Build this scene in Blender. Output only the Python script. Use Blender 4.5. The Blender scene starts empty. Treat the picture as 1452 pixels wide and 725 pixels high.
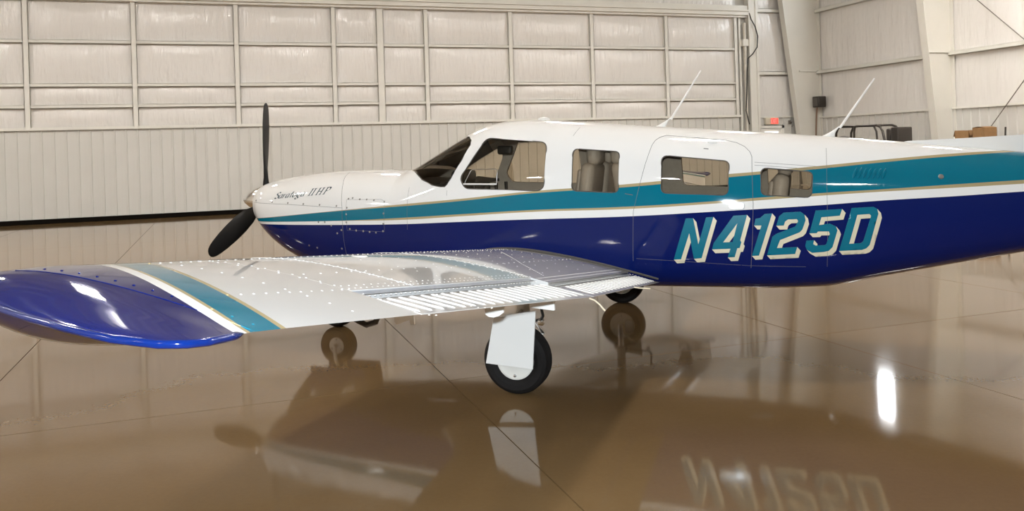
import bpy, bmesh, math, random
import numpy as np
from mathutils import Vector, Matrix
from mathutils.geometry import delaunay_2d_cdt

random.seed(7)
rng = np.random.default_rng(7)
sc = bpy.context.scene
col = sc.collection

# ------------------------------------------------------------------ camera
YAW, ROLL, CAM_H, FPX = .336, -.031, 1.666, 1193.4
fw = Vector((math.sin(YAW), math.cos(YAW), 0))
rt = Vector((math.cos(YAW), -math.sin(YAW), 0))
up = rt.cross(fw)
r2 = rt * math.cos(ROLL) + up * math.sin(ROLL)
u2 = up * math.cos(ROLL) - rt * math.sin(ROLL)
cd = bpy.data.cameras.new('camera')
cam = bpy.data.objects.new('camera', cd)
col.objects.link(cam)
cam.matrix_world = Matrix(((r2.x, u2.x, -fw.x, 0), (r2.y, u2.y, -fw.y, 0), (r2.z, u2.z, -fw.z, CAM_H), (0, 0, 0, 1)))
cd.sensor_fit = 'HORIZONTAL'
cd.sensor_width = 36
cd.lens = FPX / 1452 * 36
cd.shift_y = -(362.5 - 211.6) / 1452
cd.clip_end = 200
sc.camera = cam

# ------------------------------------------------------------------ world, exposure, light
w = bpy.data.worlds.new('world')
sc.world = w
w.use_nodes = True
w.node_tree.nodes['Background'].inputs[0].default_value = (.75, .85, 1, 1)
w.node_tree.nodes['Background'].inputs[1].default_value = .6
sc.view_settings.view_transform = 'Standard'
sc.view_settings.look = 'None'
sc.view_settings.gamma = 1
sc.view_settings.use_curve_mapping = False
sc.view_settings.exposure = 0.0
LAMP_STRENGTH = 235
WINDOW_STRENGTH = 40
FLASH_WATTS = 295
fl = bpy.data.lights.new('camera_flash', 'AREA')      # the photographer's flash, just above the lens
fl.size = .06
fl.energy = FLASH_WATTS
fl.color = (.82, .92, 1.0)
flo = bpy.data.objects.new('camera_flash', fl)
col.objects.link(flo)
flo.matrix_world = cam.matrix_world @ Matrix.Translation((-.03, .13, .05)) @ Matrix.Rotation(math.radians(-4), 4, 'X')
try:
    sc.cycles.max_bounces = 10
    sc.cycles.diffuse_bounces = 4
    sc.cycles.glossy_bounces = 5
    sc.cycles.transparent_max_bounces = 12
    sc.cycles.sample_clamp_indirect = 6
    sc.cycles.caustics_refractive = False
except Exception:
    pass

# ------------------------------------------------------------------ helpers
class MB:
    """collects geometry for ONE mesh object"""
    def __init__(s):
        s.v, s.f, s.m = [], [], []
    def add(s, vs, fs, mi=0):
        o = len(s.v)
        s.v += [tuple(map(float, p)) for p in vs]
        s.f += [tuple(i + o for i in f) for f in fs]
        s.m += [mi] * len(fs)
    def box(s, a, b, mi=0, M=None):
        x0, y0, z0 = a; x1, y1, z1 = b
        vs = [Vector(p) for p in ((x0, y0, z0), (x1, y0, z0), (x1, y1, z0), (x0, y1, z0), (x0, y0, z1), (x1, y0, z1), (x1, y1, z1), (x0, y1, z1))]
        if M: vs = [M @ p for p in vs]
        s.add(vs, [(0, 3, 2, 1), (4, 5, 6, 7), (0, 1, 5, 4), (1, 2, 6, 5), (2, 3, 7, 6), (3, 0, 4, 7)], mi)
    def bevel_box(s, a, b, r, mi=0, M=None):
        bm = bmesh.new()
        c = [(a[i] + b[i]) / 2 for i in range(3)]; d = [abs(b[i] - a[i]) for i in range(3)]
        bmesh.ops.create_cube(bm, size=1, matrix=Matrix.Translation(c) @ Matrix.Diagonal((*d, 1)))
        bmesh.ops.bevel(bm, geom=bm.edges[:], offset=min(r, min(d) * .48), segments=3, profile=.5, affect='EDGES')
        bm.verts.index_update()
        s.add([(M @ v.co) if M else v.co for v in bm.verts], [[v.index for v in f.verts] for f in bm.faces], mi)
        bm.free()
    def tube(s, path, r, n=8, mi=0, cap=True, closed=False):
        P = [Vector(p) for p in path]
        R = r if isinstance(r, (list, tuple)) else [r] * len(P)
        vs, fs = [], []
        k = len(P)
        ref = None
        for i in range(k):
            if closed: t = P[(i + 1) % k] - P[i - 1]
            else: t = P[min(i + 1, k - 1)] - P[max(i - 1, 0)]
            t.normalize()
            if ref is None:
                ref = Vector((0, 0, 1)) if abs(t.z) < .9 else Vector((1, 0, 0))
            a = t.cross(ref)
            if a.length < 1e-5: a = t.cross(Vector((0, 1, 0)))
            a.normalize(); b = t.cross(a); ref = -b if False else ref
            for j in range(n):
                g = 2 * math.pi * j / n
                vs.append(P[i] + (a * math.cos(g) + b * math.sin(g)) * R[i])
        m = k if closed else k - 1
        for i in range(m):
            for j in range(n):
                i2 = (i + 1) % k
                fs.append((i * n + j, i * n + (j + 1) % n, i2 * n + (j + 1) % n, i2 * n + j))
        if cap and not closed:
            fs.append(tuple(range(n))[::-1]); fs.append(tuple((k - 1) * n + j for j in range(n)))
        s.add(vs, fs, mi)
    def lathe(s, prof, M=None, n=32, mi=0):
        """prof: list of (radius, height); axis = local z of M"""
        vs, fs = [], []
        for r, h in prof:
            for j in range(n):
                g = 2 * math.pi * j / n
                p = Vector((r * math.cos(g), r * math.sin(g), h))
                vs.append(M @ p if M else p)
        for i in range(len(prof) - 1):
            for j in range(n):
                fs.append((i * n + j, i * n + (j + 1) % n, (i + 1) * n + (j + 1) % n, (i + 1) * n + j))
        if prof[0][0] > 1e-6: fs.append(tuple(range(n))[::-1])
        if prof[-1][0] > 1e-6: fs.append(tuple((len(prof) - 1) * n + j for j in range(n)))
        s.add(vs, fs, mi)
    def loft(s, rings, cap=True, closed=True, mi=0):
        n = len(rings[0]); vs = [p for r in rings for p in r]; fs = []
        for i in range(len(rings) - 1):
            for j in range(n if closed else n - 1):
                fs.append((i * n + j, i * n + (j + 1) % n, (i + 1) * n + (j + 1) % n, (i + 1) * n + j))
        if cap:
            fs.append(tuple(range(n))[::-1]); fs.append(tuple((len(rings) - 1) * n + j for j in range(n)))
        s.add(vs, fs, mi)
    def prism(s, poly, h0, h1, M=None, mi=0):
        """poly in local xy, extruded along local z"""
        n = len(poly)
        vs = [Vector((x, y, h0)) for x, y in poly] + [Vector((x, y, h1)) for x, y in poly]
        if M: vs = [M @ p for p in vs]
        fs = [tuple(range(n))[::-1], tuple(range(n, 2 * n))] + [(i, (i + 1) % n, n + (i + 1) % n, n + i) for i in range(n)]
        s.add(vs, fs, mi)
    def mirror_y(s):
        s.v = [(x, -y, z) for x, y, z in s.v]; s.f = [tuple(f[::-1]) for f in s.f]
        return s
    def build(s, name, mats, parent=None, smooth=40, fix=True):
        me = bpy.data.meshes.new(name)
        me.from_pydata(s.v, [], s.f)
        if not isinstance(mats, (list, tuple)): mats = [mats]
        for m in mats: me.materials.append(m)
        if len(mats) > 1: me.polygons.foreach_set('material_index', s.m)
        if fix:
            bm = bmesh.new(); bm.from_mesh(me); bmesh.ops.recalc_face_normals(bm, faces=bm.faces[:]); bm.to_mesh(me); bm.free()
        if smooth:
            me.shade_smooth(); me.set_sharp_from_angle(angle=math.radians(smooth))
        me.update()
        o = bpy.data.objects.new(name, me)
        col.objects.link(o)
        if parent: o.parent = parent
        return o

def tag(o, label=None, cat=None, group=None, kind=None):
    for k, v in (('label', label), ('category', cat), ('group', group), ('kind', kind)):
        if v: o[k] = v
    return o
def empty(name, loc=(0, 0, 0), rz=0, parent=None):
    o = bpy.data.objects.new(name, None)
    o.empty_display_size = .2
    o.location = loc; o.rotation_euler = (0, 0, rz)
    col.objects.link(o)
    if parent: o.parent = parent
    return o
def copy_tree(o, parent=None):
    c = o.copy(); col.objects.link(c); c.parent = parent
    for ch in list(o.children): copy_tree(ch, c)
    return c
def axisM(loc, axis):
    z = Vector(axis).normalized(); q = z.to_track_quat('Z', 'Y')
    return Matrix.Translation(loc) @ q.to_matrix().to_4x4()

# ------------------------------------------------------------------ materials
def mat(name, color, rough=.5, metal=0, spec=.5, coat=0, emit=None, strength=0, noise=0, nscale=8, bump=0, bscale=40):
    m = bpy.data.materials.new(name); m.use_nodes = True
    nt = m.node_tree; b = nt.nodes['Principled BSDF']
    b.inputs['Base Color'].default_value = (*color, 1)
    b.inputs['Roughness'].default_value = rough
    b.inputs['Metallic'].default_value = metal
    b.inputs['Specular IOR Level'].default_value = spec
    b.inputs['Coat Weight'].default_value = coat
    b.inputs['Coat Roughness'].default_value = .04
    if emit:
        b.inputs['Emission Color'].default_value = (*emit, 1)
        b.inputs['Emission Strength'].default_value = strength
    if noise or bump:
        tc = nt.nodes.new('ShaderNodeTexCoord')
    if noise:
        n = nt.nodes.new('ShaderNodeTexNoise'); n.inputs['Scale'].default_value = nscale; n.inputs['Detail'].default_value = 5
        nt.links.new(tc.outputs['Object'], n.inputs['Vector'])
        r = nt.nodes.new('ShaderNodeMapRange'); r.inputs[3].default_value = 1 - noise; r.inputs[4].default_value = 1 + noise
        nt.links.new(n.outputs['Fac'], r.inputs[0])
        mx = nt.nodes.new('ShaderNodeMix'); mx.data_type = 'RGBA'; mx.blend_type = 'MULTIPLY'; mx.inputs[0].default_value = 1
        mx.inputs[6].default_value = (*color, 1)
        nt.links.new(r.outputs[0], mx.inputs[7]); nt.links.new(mx.outputs[2], b.inputs['Base Color'])
    if bump:
        n2 = nt.nodes.new('ShaderNodeTexNoise'); n2.inputs['Scale'].default_value = bscale; n2.inputs['Detail'].default_value = 3
        nt.links.new(tc.outputs['Object'], n2.inputs['Vector'])
        bp = nt.nodes.new('ShaderNodeBump'); bp.inputs['Strength'].default_value = bump; bp.inputs['Distance'].default_value = .01
        nt.links.new(n2.outputs['Fac'], bp.inputs['Height']); nt.links.new(bp.outputs[0], b.inputs['Normal'])
    return m

WHITE = (.87, .865, .85)
NAVY = (.002, .010, .105)
TEAL = (.003, .16, .245)
TAN = (.43, .35, .19)
CREAM = (.74, .68, .50)
M = {}
M['white'] = mat('white_paint', (.86, .85, .82), .14)
M['navy'] = mat('navy_paint', NAVY, .1)
M['teal'] = mat('teal_paint', TEAL, .18)
M['cream'] = mat('cream_paint', CREAM, .25)
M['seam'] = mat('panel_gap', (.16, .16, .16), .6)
M['darktext'] = mat('dark_teal_lettering', (.006, .035, .05), .4)
M['screw'] = mat('screw_head', (.3, .29, .27), .35, metal=.7)
M['interior'] = mat('cabin_lining', (.48, .445, .40), .8, noise=.12, nscale=20)
M['leather'] = mat('grey_leather', (.50, .45, .40), .5, noise=.1, nscale=12, bump=.2, bscale=60)
M['black'] = mat('black_plastic', (.012, .012, .012), .45)
M['rubber'] = mat('tyre_rubber', (.009, .0075, .007), .75, spec=.25, noise=.25, nscale=30, bump=.15, bscale=120)
M['chrome'] = mat('polished_metal', (.82, .82, .82), .12, metal=1)
M['steel'] = mat('brushed_metal', (.55, .55, .55), .35, metal=1)
M['bead'] = mat('bead_highlight_white', (.74, .73, .71), .14)  # wing white made lighter, so the beads carry their highlights in the colour
M['slotshade'] = mat('slot_shade_grey', (.27, .30, .35), .5)  # grey stands in for shade and reflection in the aileron slot
M['propblack'] = mat('propeller_black', (.006, .005, .004), .5, spec=.3)
M['hub'] = mat('wheel_paint', (.80, .78, .72), .35)
M['gasket'] = mat('window_seal', (.10, .09, .08), .5)
M['hoseblk'] = mat('black_hose', (.015, .015, .015), .5)
M['wick'] = mat('static_wick_cream', (.80, .72, .55), .5)
M['rodwhite'] = mat('antenna_white', (.9, .89, .86), .35)

def glass_mat():
    m = bpy.data.materials.new('tinted_glass'); m.use_nodes = True
    nt = m.node_tree; nt.nodes.clear()
    out = nt.nodes.new('ShaderNodeOutputMaterial'); mx = nt.nodes.new('ShaderNodeMixShader')
    tr = nt.nodes.new('ShaderNodeBsdfTransparent'); tr.inputs[0].default_value = (.80, .75, .67, 1)
    gl = nt.nodes.new('ShaderNodeBsdfGlossy'); gl.inputs['Roughness'].default_value = .02
    fr = nt.nodes.new('ShaderNodeFresnel'); fr.inputs['IOR'].default_value = 1.5
    nt.links.new(fr.outputs[0], mx.inputs[0]); nt.links.new(tr.outputs[0], mx.inputs[1]); nt.links.new(gl.outputs[0], mx.inputs[2])
    nt.links.new(mx.outputs[0], out.inputs[0])
    return m
M['glass'] = glass_mat()

class N:
    """tiny node builder"""
    def __init__(s, m): s.nt = m.node_tree
    def node(s, t): return s.nt.nodes.new(t)
    def put(s, v, sock):
        if hasattr(v, 'is_output') or isinstance(v, bpy.types.NodeSocket): s.nt.links.new(v, sock)
        else: sock.default_value = v
    def math(s, op, a, b=0.0):
        n = s.node('ShaderNodeMath'); n.operation = op; s.put(a, n.inputs[0]); s.put(b, n.inputs[1]); return n.outputs[0]
    def mix(s, f, a, b):
        n = s.node('ShaderNodeMix'); n.data_type = 'RGBA'; s.put(f, n.inputs[0])
        s.put(a if not isinstance(a, tuple) else (*a, 1), n.inputs[6]); s.put(b if not isinstance(b, tuple) else (*b, 1), n.inputs[7]); return n.outputs[2]
    def xyz(s):
        tc = s.node('ShaderNodeTexCoord'); sp = s.node('ShaderNodeSeparateXYZ'); s.nt.links.new(tc.outputs['Object'], sp.inputs[0])
        return sp.outputs[0], sp.outputs[1], sp.outputs[2]

# side stripes: edge heights over the length of the fuselage
STX = [-3.3, -2.99, -1.985, -1.381, -.813, -.137, .548, 1.372, 1.541, 2.038, 2.443, 2.925, 3.38, 4.95]
EDGE = [
    [1.062, 1.086, 1.169, 1.219, 1.263, 1.322, 1.360, 1.426, 1.436, 1.471, 1.502, 1.532, 1.546, 1.56],
    [1.060, 1.083, 1.164, 1.202, 1.245, 1.305, 1.338, 1.402, 1.414, 1.450, 1.483, 1.514, 1.532, 1.545],
    [1.045, 1.052, 1.075, 1.103, 1.134, 1.168, 1.186, 1.230, 1.242, 1.271, 1.289, 1.314, 1.335, 1.40],
    [1.043, 1.050, 1.072, 1.085, 1.117, 1.153, 1.168, 1.212, 1.222, 1.252, 1.272, 1.290, 1.309, 1.37],
    [1.025, 1.028, 1.037, 1.048, 1.070, 1.092, 1.110, 1.150, 1.158, 1.183, 1.208, 1.230, 1.255, 1.32]]
def stripe_material():
    m = bpy.data.materials.new('striped_fuselage_paint'); m.use_nodes = True
    n = N(m); b = m.node_tree.nodes['Principled BSDF']
    X, Y, Z = n.xyz()
    xn = n.math('DIVIDE', n.math('ADD', X, 3.3), 8.25)
    colr = NAVY
    for k, c in ((4, WHITE), (3, TAN), (2, TEAL), (1, TAN), (0, WHITE)):
        fc = n.node('ShaderNodeFloatCurve'); cv = fc.mapping.curves[0]
        pts = [((x + 3.3) / 8.25, (e - 1.0) / .7) for x, e in zip(STX, EDGE[k])]
        cv.points[0].location = pts[0]; cv.points[1].location = pts[-1]
        for p in pts[1:-1]: cv.points.new(*p)
        fc.mapping.update()
        n.put(xn, fc.inputs['Value'])
        e = n.math('ADD', n.math('MULTIPLY', fc.outputs[0], .7), 1.0)
        colr = n.mix(n.math('GREATER_THAN', Z, e), colr, c)
    m.node_tree.links.new(colr, b.inputs['Base Color'])
    b.inputs['Roughness'].default_value = .055
    b.inputs['Specular IOR Level'].default_value = .4
    return m
M['stripes'] = stripe_material()
def wing_material():
    m = bpy.data.materials.new('striped_wing_paint'); m.use_nodes = True
    n = N(m); b = m.node_tree.nodes['Principled BSDF']
    X, Y, Z = n.xyz()
    d = n.math('SUBTRACT', n.math('ABSOLUTE', Y), n.math('MULTIPLY', X, .45))
    c = (.60, .592, .58)  # same white paint as the fuselage, darkened against overexposure
    for t, cc in ((4.83, TAN), (4.852, TEAL), (4.982, TAN), (4.999, WHITE), (5.047, NAVY)):
        c = n.mix(n.math('GREATER_THAN', d, t), c, cc)
    m.node_tree.links.new(c, b.inputs['Base Color'])
    b.inputs['Roughness'].default_value = .055
    b.inputs['Specular IOR Level'].default_value = .4
    return m
M['wingpaint'] = wing_material()
M['tipblue'] = mat('wing_tip_navy', (.002, .014, .11), .12)

# hangar materials
def floor_material():
    m = bpy.data.materials.new('polished_concrete'); m.use_nodes = True
    n = N(m); nt = m.node_tree; b = nt.nodes['Principled BSDF']
    g = n.node('ShaderNodeNewGeometry')
    def noise(scale, detail, rough=.55, sx=1, sy=1):
        mp = n.node('ShaderNodeMapping'); mp.inputs['Scale'].default_value = (sx, sy, 1)
        mp.inputs['Rotation'].default_value = (0, 0, .5)
        nt.links.new(g.outputs['Position'], mp.inputs[0])
        t = n.node('ShaderNodeTexNoise'); t.inputs['Scale'].default_value = scale; t.inputs['Detail'].default_value = detail; t.inputs['Roughness'].default_value = rough
        nt.links.new(mp.outputs[0], t.inputs['Vector']); return t.outputs['Fac']
    a = n.math('MULTIPLY', n.math('SUBTRACT', noise(.45, 6), .42), 3.2); 
    nt.nodes[-1].use_clamp = True if hasattr(nt.nodes[-1], 'use_clamp') else None
    c1 = n.mix(a, (.160, .096, .040), (.225, .143, .066))
    c2 = n.mix(n.math('MULTIPLY', noise(3.2, 8, .65), .55), c1, (.135, .080, .033))
    c3 = n.mix(n.math('MULTIPLY', noise(38, 4, .6), .25), c2, (.26, .175, .09))
    nt.links.new(c3, b.inputs['Base Color'])
    r = n.math('ADD', n.math('MULTIPLY', noise(1.3, 5), .08), .025)
    nt.links.new(r, b.inputs['Roughness'])
    b.inputs['IOR'].default_value = 1.40
    bp = n.node('ShaderNodeBump'); bp.inputs['Strength'].default_value = .018; bp.inputs['Distance'].default_value = .02
    nt.links.new(noise(.55, 0, .4, 1, 1.6), bp.inputs['Height']); nt.links.new(bp.outputs[0], b.inputs['Normal'])
    return m
M['floor'] = floor_material()
M['joint'] = mat('joint_filler', (.035, .026, .018), .8)
def plastic_material():
    m = bpy.data.materials.new('white_vinyl_insulation'); m.use_nodes = True
    n = N(m); nt = m.node_tree; b = nt.nodes['Principled BSDF']
    g = n.node('ShaderNodeNewGeometry')
    def noise(scale, vec, det=4):
        mp = n.node('ShaderNodeMapping'); mp.inputs['Scale'].default_value = vec
        nt.links.new(g.outputs['Position'], mp.inputs[0])
        t = n.node('ShaderNodeTexNoise'); t.inputs['Scale'].default_value = scale; t.inputs['Detail'].default_value = det
        nt.links.new(mp.outputs[0], t.inputs['Vector']); return t.outputs['Fac']
    c = n.mix(n.math('MULTIPLY', noise(1.0, (.5, .5, .5)), .8), (.78, .755, .725), (.72, .70, .675))
    nt.links.new(c, b.inputs['Base Color'])
    b.inputs['Roughness'].default_value = .22
    h = n.math('ADD', n.math('MULTIPLY', noise(3.0, (2.2, 2.2, .35)), .75), n.math('MULTIPLY', noise(2.0, (1, 1, 1), 2), .6))
    bp = n.node('ShaderNodeBump'); bp.inputs['Strength'].default_value = .55; bp.inputs['Distance'].default_value = .08
    nt.links.new(h, bp.inputs['Height']); nt.links.new(bp.outputs[0], b.inputs['Normal'])
    return m
M['vinyl'] = plastic_material()
M['girt'] = mat('cream_painted_steel', (.74, .725, .67), .45, noise=.06, nscale=2)
M['sheet'] = mat('ribbed_liner_sheet', (.63, .62, .585), .42, noise=.05, nscale=1.2)
M['columnsteel'] = mat('column_steel', (.70, .68, .62), .5, noise=.05, nscale=1.5)
M['seal'] = mat('black_door_seal', (.004, .003, .002), .9, spec=.1)
M['ceil'] = mat('ceiling_vinyl', (.74, .70, .63), .45, noise=.06, nscale=.6)
M['backwall'] = mat('back_wall_dimmed', (.22, .20, .17), .6)  # dark colour stands in for the unlit end behind the camera
M['doorwhite'] = mat('white_door', (.82, .81, .76), .4)
M['doorglow'] = mat('daylit_door_glass', (.9, .9, .9), .3, emit=(1, .98, .95), strength=1.3)
M['red'] = mat('exit_red', (.75, .05, .04), .4, emit=(1, .12, .09), strength=.9)
M['signhousing'] = mat('sign_beige', (.62, .56, .44), .5)
M['lampglow'] = mat('lamp_diffuser', (.9, .9, .9), .5, emit=(1.0, .955, .895), strength=LAMP_STRENGTH)
M['winglow'] = mat('bright_window', (.9, .9, .9), .4, emit=(.93, .97, 1.0), strength=WINDOW_STRENGTH)
M['cardboard'] = mat('cardboard', (.30, .17, .075), .85, noise=.15, nscale=9)
M['cable'] = mat('black_cable', (.02, .02, .02), .6)
M['conduit'] = mat('conduit', (.62, .59, .52), .4)
M['brownpipe'] = mat('brown_pipe', (.20, .12, .08), .5)
M['cartpaint'] = mat('cart_white', (.75, .75, .72), .35)
M['cartframe'] = mat('cart_black', (.025, .02, .016), .35)
M['rod'] = mat('brace_rod', (.20, .18, .16), .5, metal=.4)

# ------------------------------------------------------------------ hangar shell
U0, U1, V0, V1, ZC = -17.0, 21.3, -14.0, 26.3, 8.7
floor = MB()
floor.box((U0, V0, -.12), (U1, V1, -.012))
floor = tag(floor.build('floor', M['joint'], smooth=0), 'polished brown concrete hangar floor with saw-cut joints', 'floor', kind='structure')
us = [U0] + [1.532 + 3.17 * k for k in range(-5, 7) if U0 + .5 < 1.532 + 3.17 * k < U1 - .3] + [U1]
vs_ = [V0, -6.4, -.25, 5.94, 12.3, 18.6, V1]
for i in range(len(us) - 1):
    for j in range(len(vs_) - 1):
        b = MB(); g = .0035
        b.box((us[i] + g, vs_[j] + g, -.012), (us[i + 1] - g, vs_[j + 1] - g, 0))
        b.build('floor_slab', M['floor'], floor, smooth=0)

def panel(parent, origin, ax, w, h, nrm, seed):
    """one vinyl-faced insulation blanket bulging between the steel"""
    nx, nz = max(4, int(w / .22)), max(3, int(h / .2))
    r = np.random.default_rng(seed); ph = r.uniform(0, 6.28, 6); am = r.uniform(.3, 1, 6); fr = r.uniform(3, 11, 6)
    b = MB(); vs = []
    for j in range(nz + 1):
        for i in range(nx + 1):
            s, t = i / nx, j / nz
            bul = .07 * (math.sin(math.pi * s) ** .5 if 0 < s < 1 else 0) * (math.sin(math.pi * t) ** .5 if 0 < t < 1 else 0)
            rip = sum(am[k] * math.sin(fr[k] * s * w + ph[k] + 1.3 * t) for k in range(6)) * .006 * math.sin(math.pi * s)
            q = Vector(origin) + Vector(ax) * (s * w) + Vector((0, 0, t * h)) + Vector(nrm) * (bul + rip)
            vs.append(q)
    fs = [(j * (nx + 1) + i, j * (nx + 1) + i + 1, (j + 1) * (nx + 1) + i + 1, (j + 1) * (nx + 1) + i) for j in range(nz) for i in range(nx)]
    b.add(vs, fs)
    return b.build('insulation_panel', M['vinyl'], parent, smooth=60, fix=False)

def sheet(parent, origin, ax, w, z0, z1, nrm):
    """ribbed steel liner sheet"""
    o, a, nn = Vector(origin), Vector(ax), Vector(nrm)
    prof = []
    k = 0
    while k * .305 < w - .02:
        x = k * .305
        prof += [(x, .0), (x + .006, .032), (x + .034, .032), (x + .05, .0)]
        k += 1
    prof.append((w, 0))
    b = MB(); vs = []
    for x, d in prof:
        if x > w: x = w
        p = o + a * x + nn * d
        vs += [(p.x, p.y, z0), (p.x, p.y, z1)]
    b.add(vs, [(2 * i, 2 * i + 2, 2 * i + 3, 2 * i + 1) for i in range(len(prof) - 1)])
    return b.build('liner_sheet', M['sheet'], parent, smooth=0, fix=False)

# far wall: the big framed hangar door and the strip of wall right of it
wf = MB(); wf.box((U0 - .1, V1 + .03, 0), (U1 + .1, V1 + .2, ZC))
wall_far = tag(wf.build('wall_far', M['sheet'], smooth=0), 'far hangar wall with steel-framed vinyl insulation over ribbed liner', 'wall', kind='structure')
VW = 26.19
studs = [-16.2, -13.35, -10.5, -7.7, -4.9, -2.18, .61, 3.45, 4.89, 6.36, 9.21, 12.15, 15.03, 17.89]
rows = [2.63, 3.235, 3.83, 5.05, 6.22]
for k, u in enumerate(studs):
    b = MB(); wd = .075 if u != 4.89 else .11
    b.box((u - wd, VW - .02, 2.6), (u + wd, VW - .005, 6.25))
    b.box((u - wd, VW - .02, 2.6), (u - wd + .012, VW + .12, 6.25))
    b.box((u + wd - .012, VW - .02, 2.6), (u + wd, VW + .12, 6.25))
    b.build('stud', M['girt'], wall_far, smooth=0)
for i in range(len(studs) - 1):
    for j in range(4):
        panel(wall_far, (studs[i] + .05, VW + .10, rows[j]), (1, 0, 0), studs[i + 1] - studs[i] - .1, rows[j + 1] - rows[j], (0, -1, 0), 100 + i * 7 + j)
    for z in rows[1:4]:
        b = MB()
        b.box((studs[i] + .06, VW - .012, z - .05), (studs[i + 1] - .06, VW, z + .05))
        b.box((studs[i] + .06, VW - .012, z + .038), (studs[i + 1] - .06, VW + .12, z + .05))
        b.box((studs[i] + .06, VW - .012, z - .05), (studs[i + 1] - .06, VW + .12, z - .038))
        b.build('girt', M['girt'], wall_far, smooth=0)
b = MB(); b.box((-16.3, VW - .05, 2.58), (18.0, VW + .05, 2.66)); b.build('wainscot_cap', M['girt'], wall_far, smooth=0)
x = -16.2
while x < 17.9:
    sheet(wall_far, (x, VW + .03, 0), (1, 0, 0), min(.915, 17.95 - x), .12, 2.6, (0, -1, 0)); x += .915
b = MB(); b.box((-16.3, VW - .06, -.0), (18.0, VW + .06, .13)); b.build('door_seal', M['seal'], wall_far, smooth=0)
b = MB()
for (za, zb, d) in ((6.2, 6.27, .10), (6.27, 6.40, .20), (6.40, 6.46, .26), (6.46, 6.62, .16)):
    b.box((-16.4, VW - d, za), (18.35, VW + .1, zb))
b.build('header_beam', M['girt'], wall_far, smooth=0)
for i in range(len(studs) - 1):
    panel(wall_far, (studs[i] + .02, VW + .10, 6.62), (1, 0, 0), studs[i + 1] - studs[i] - .04, 2.0, (0, -1, 0), 400 + i)
# door jamb
b = MB(); b.box((18.36, VW - .18, 0), (18.70, VW + .1, ZC - .1)); b.box((18.33, VW - .21, 0), (18.40, VW - .16, ZC - .1)); b.box((18.62, VW - .21, 0), (18.72, VW - .16, ZC - .1))
b.build('door_jamb', M['girt'], wall_far, smooth=0)
b = MB(); b.box((18.02, VW - .02, 0), (18.10, VW + .1, 6.2)); b.build('jamb_guide', M['girt'], wall_far, smooth=0)
b = MB(); b.tube([(18.22, VW - .08, .3), (18.22, VW - .08, 6.0)], .06, 10); 
for z in (1.2, 2.2, 2.9, 3.6, 4.3, 5.0): b.tube([(18.22, VW - .08, z), (18.22, VW - .08, z + .05)], .07, 10)
b.build('conduit_run', M['conduit'], wall_far)
b = MB(); b.box((18.10, VW - .16, 5.15), (18.34, VW - .02, 5.40)); b.build('junction_box', M['girt'], wall_far, smooth=0)
b = MB(); b.tube([(18.36, VW - .2, 6.35), (18.42, VW - .24, 6.1), (18.56, VW - .26, 5.85), (18.66, VW - .26, 5.5), (18.62, VW - .26, 5.1), (18.42, VW - .26, 4.85), (18.25, VW - .22, 4.7), (18.2, VW - .2, 4.2), (18.17, VW - .18, 3.4), (18.12, VW - .18, 2.8), (18.25, VW - .18, 2.3)], .02, 6)
b.build('power_cable', M['cable'], wall_far)
# strip of insulated wall right of the door
for (za, zb, s) in ((2.58, 4.15, 1), (4.22, 6.45, 2), (6.52, 8.6, 3)):
    panel(wall_far, (18.72, VW + .08, za), (1, 0, 0), 1.9, zb - za, (0, -1, 0), 500 + s)
for z in (4.17, 6.48):
    b = MB(); b.box((18.72, VW - .06, z - .07), (20.7, VW - .045, z + .07)); b.box((18.72, VW - .06, z + .055), (20.7, VW + .1, z + .07)); b.box((18.72, VW - .06, z - .07), (20.7, VW + .1, z - .055))
    b.build('girt', M['girt'], wall_far, smooth=0)
for (a, c) in ((19.86, 20.5), (20.5, 21.28)): sheet(wall_far, (a, VW + .03, 0), (1, 0, 0), c - a, 0, 2.56, (0, -1, 0))
sheet(wall_far, (18.72, VW + .03, 0), (1, 0, 0), 1.14, 2.26, 2.56, (0, -1, 0))
b = MB(); b.box((18.72, VW - .03, 2.53), (21.28, VW + .05, 2.59)); b.build('wainscot_cap', M['girt'], wall_far, smooth=0)

# right wall
wr = MB(); wr.box((U1 + .05, V0, 0), (U1 + .2, V1, ZC))
wall_right = tag(wr.build('wall_right', M['sheet'], smooth=0), 'right hangar wall of vinyl insulation over a ribbed liner', 'wall', kind='structure')
cols = [25.85, 19.85, 13.85, 7.85, 1.85, -4.15, -10.15]
def steel_column(v, slope, parent, u_in0):
    M_ = M['columnsteel']
    zt = ZC - .1
    inner = lambda z: u_in0 - slope * z
    b = MB()
    b.add([(inner(0), v, 0), (U1 - .05, v, 0), (U1 - .05, v, zt), (inner(zt), v, zt), (inner(0), v + .015, 0), (U1 - .05, v + .015, 0), (U1 - .05, v + .015, zt), (inner(zt), v + .015, zt)],
          [(0, 1, 2, 3), (7, 6, 5, 4), (0, 4, 5, 1), (3, 2, 6, 7), (0, 3, 7, 4), (1, 5, 6, 2)])
    for zz, g in ((0, 0),):
        vs = []
        for z in (0, zt):
            for du in (0, -.025):
                vs += [(inner(z) + du, v - .12, z), (inner(z) + du, v + .14, z)]
        b.add(vs, [(0, 1, 3, 2), (4, 6, 7, 5), (0, 4, 5, 1), (2, 3, 7, 6), (0, 2, 6, 4), (1, 5, 7, 3)])
    b.box((U1 - .06, v - .12, 0), (U1 - .035, v + .14, zt))
    b.box((inner(0) - .1, v - .16, 0), (U1 - .02, v + .18, .025))
    return b.build('steel_column', M_, parent, smooth=0)
for k, v in enumerate(cols):
    steel_column(v, .129 if k == 0 else .1033, wall_right, 20.52 if k == 0 else 20.71)
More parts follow.
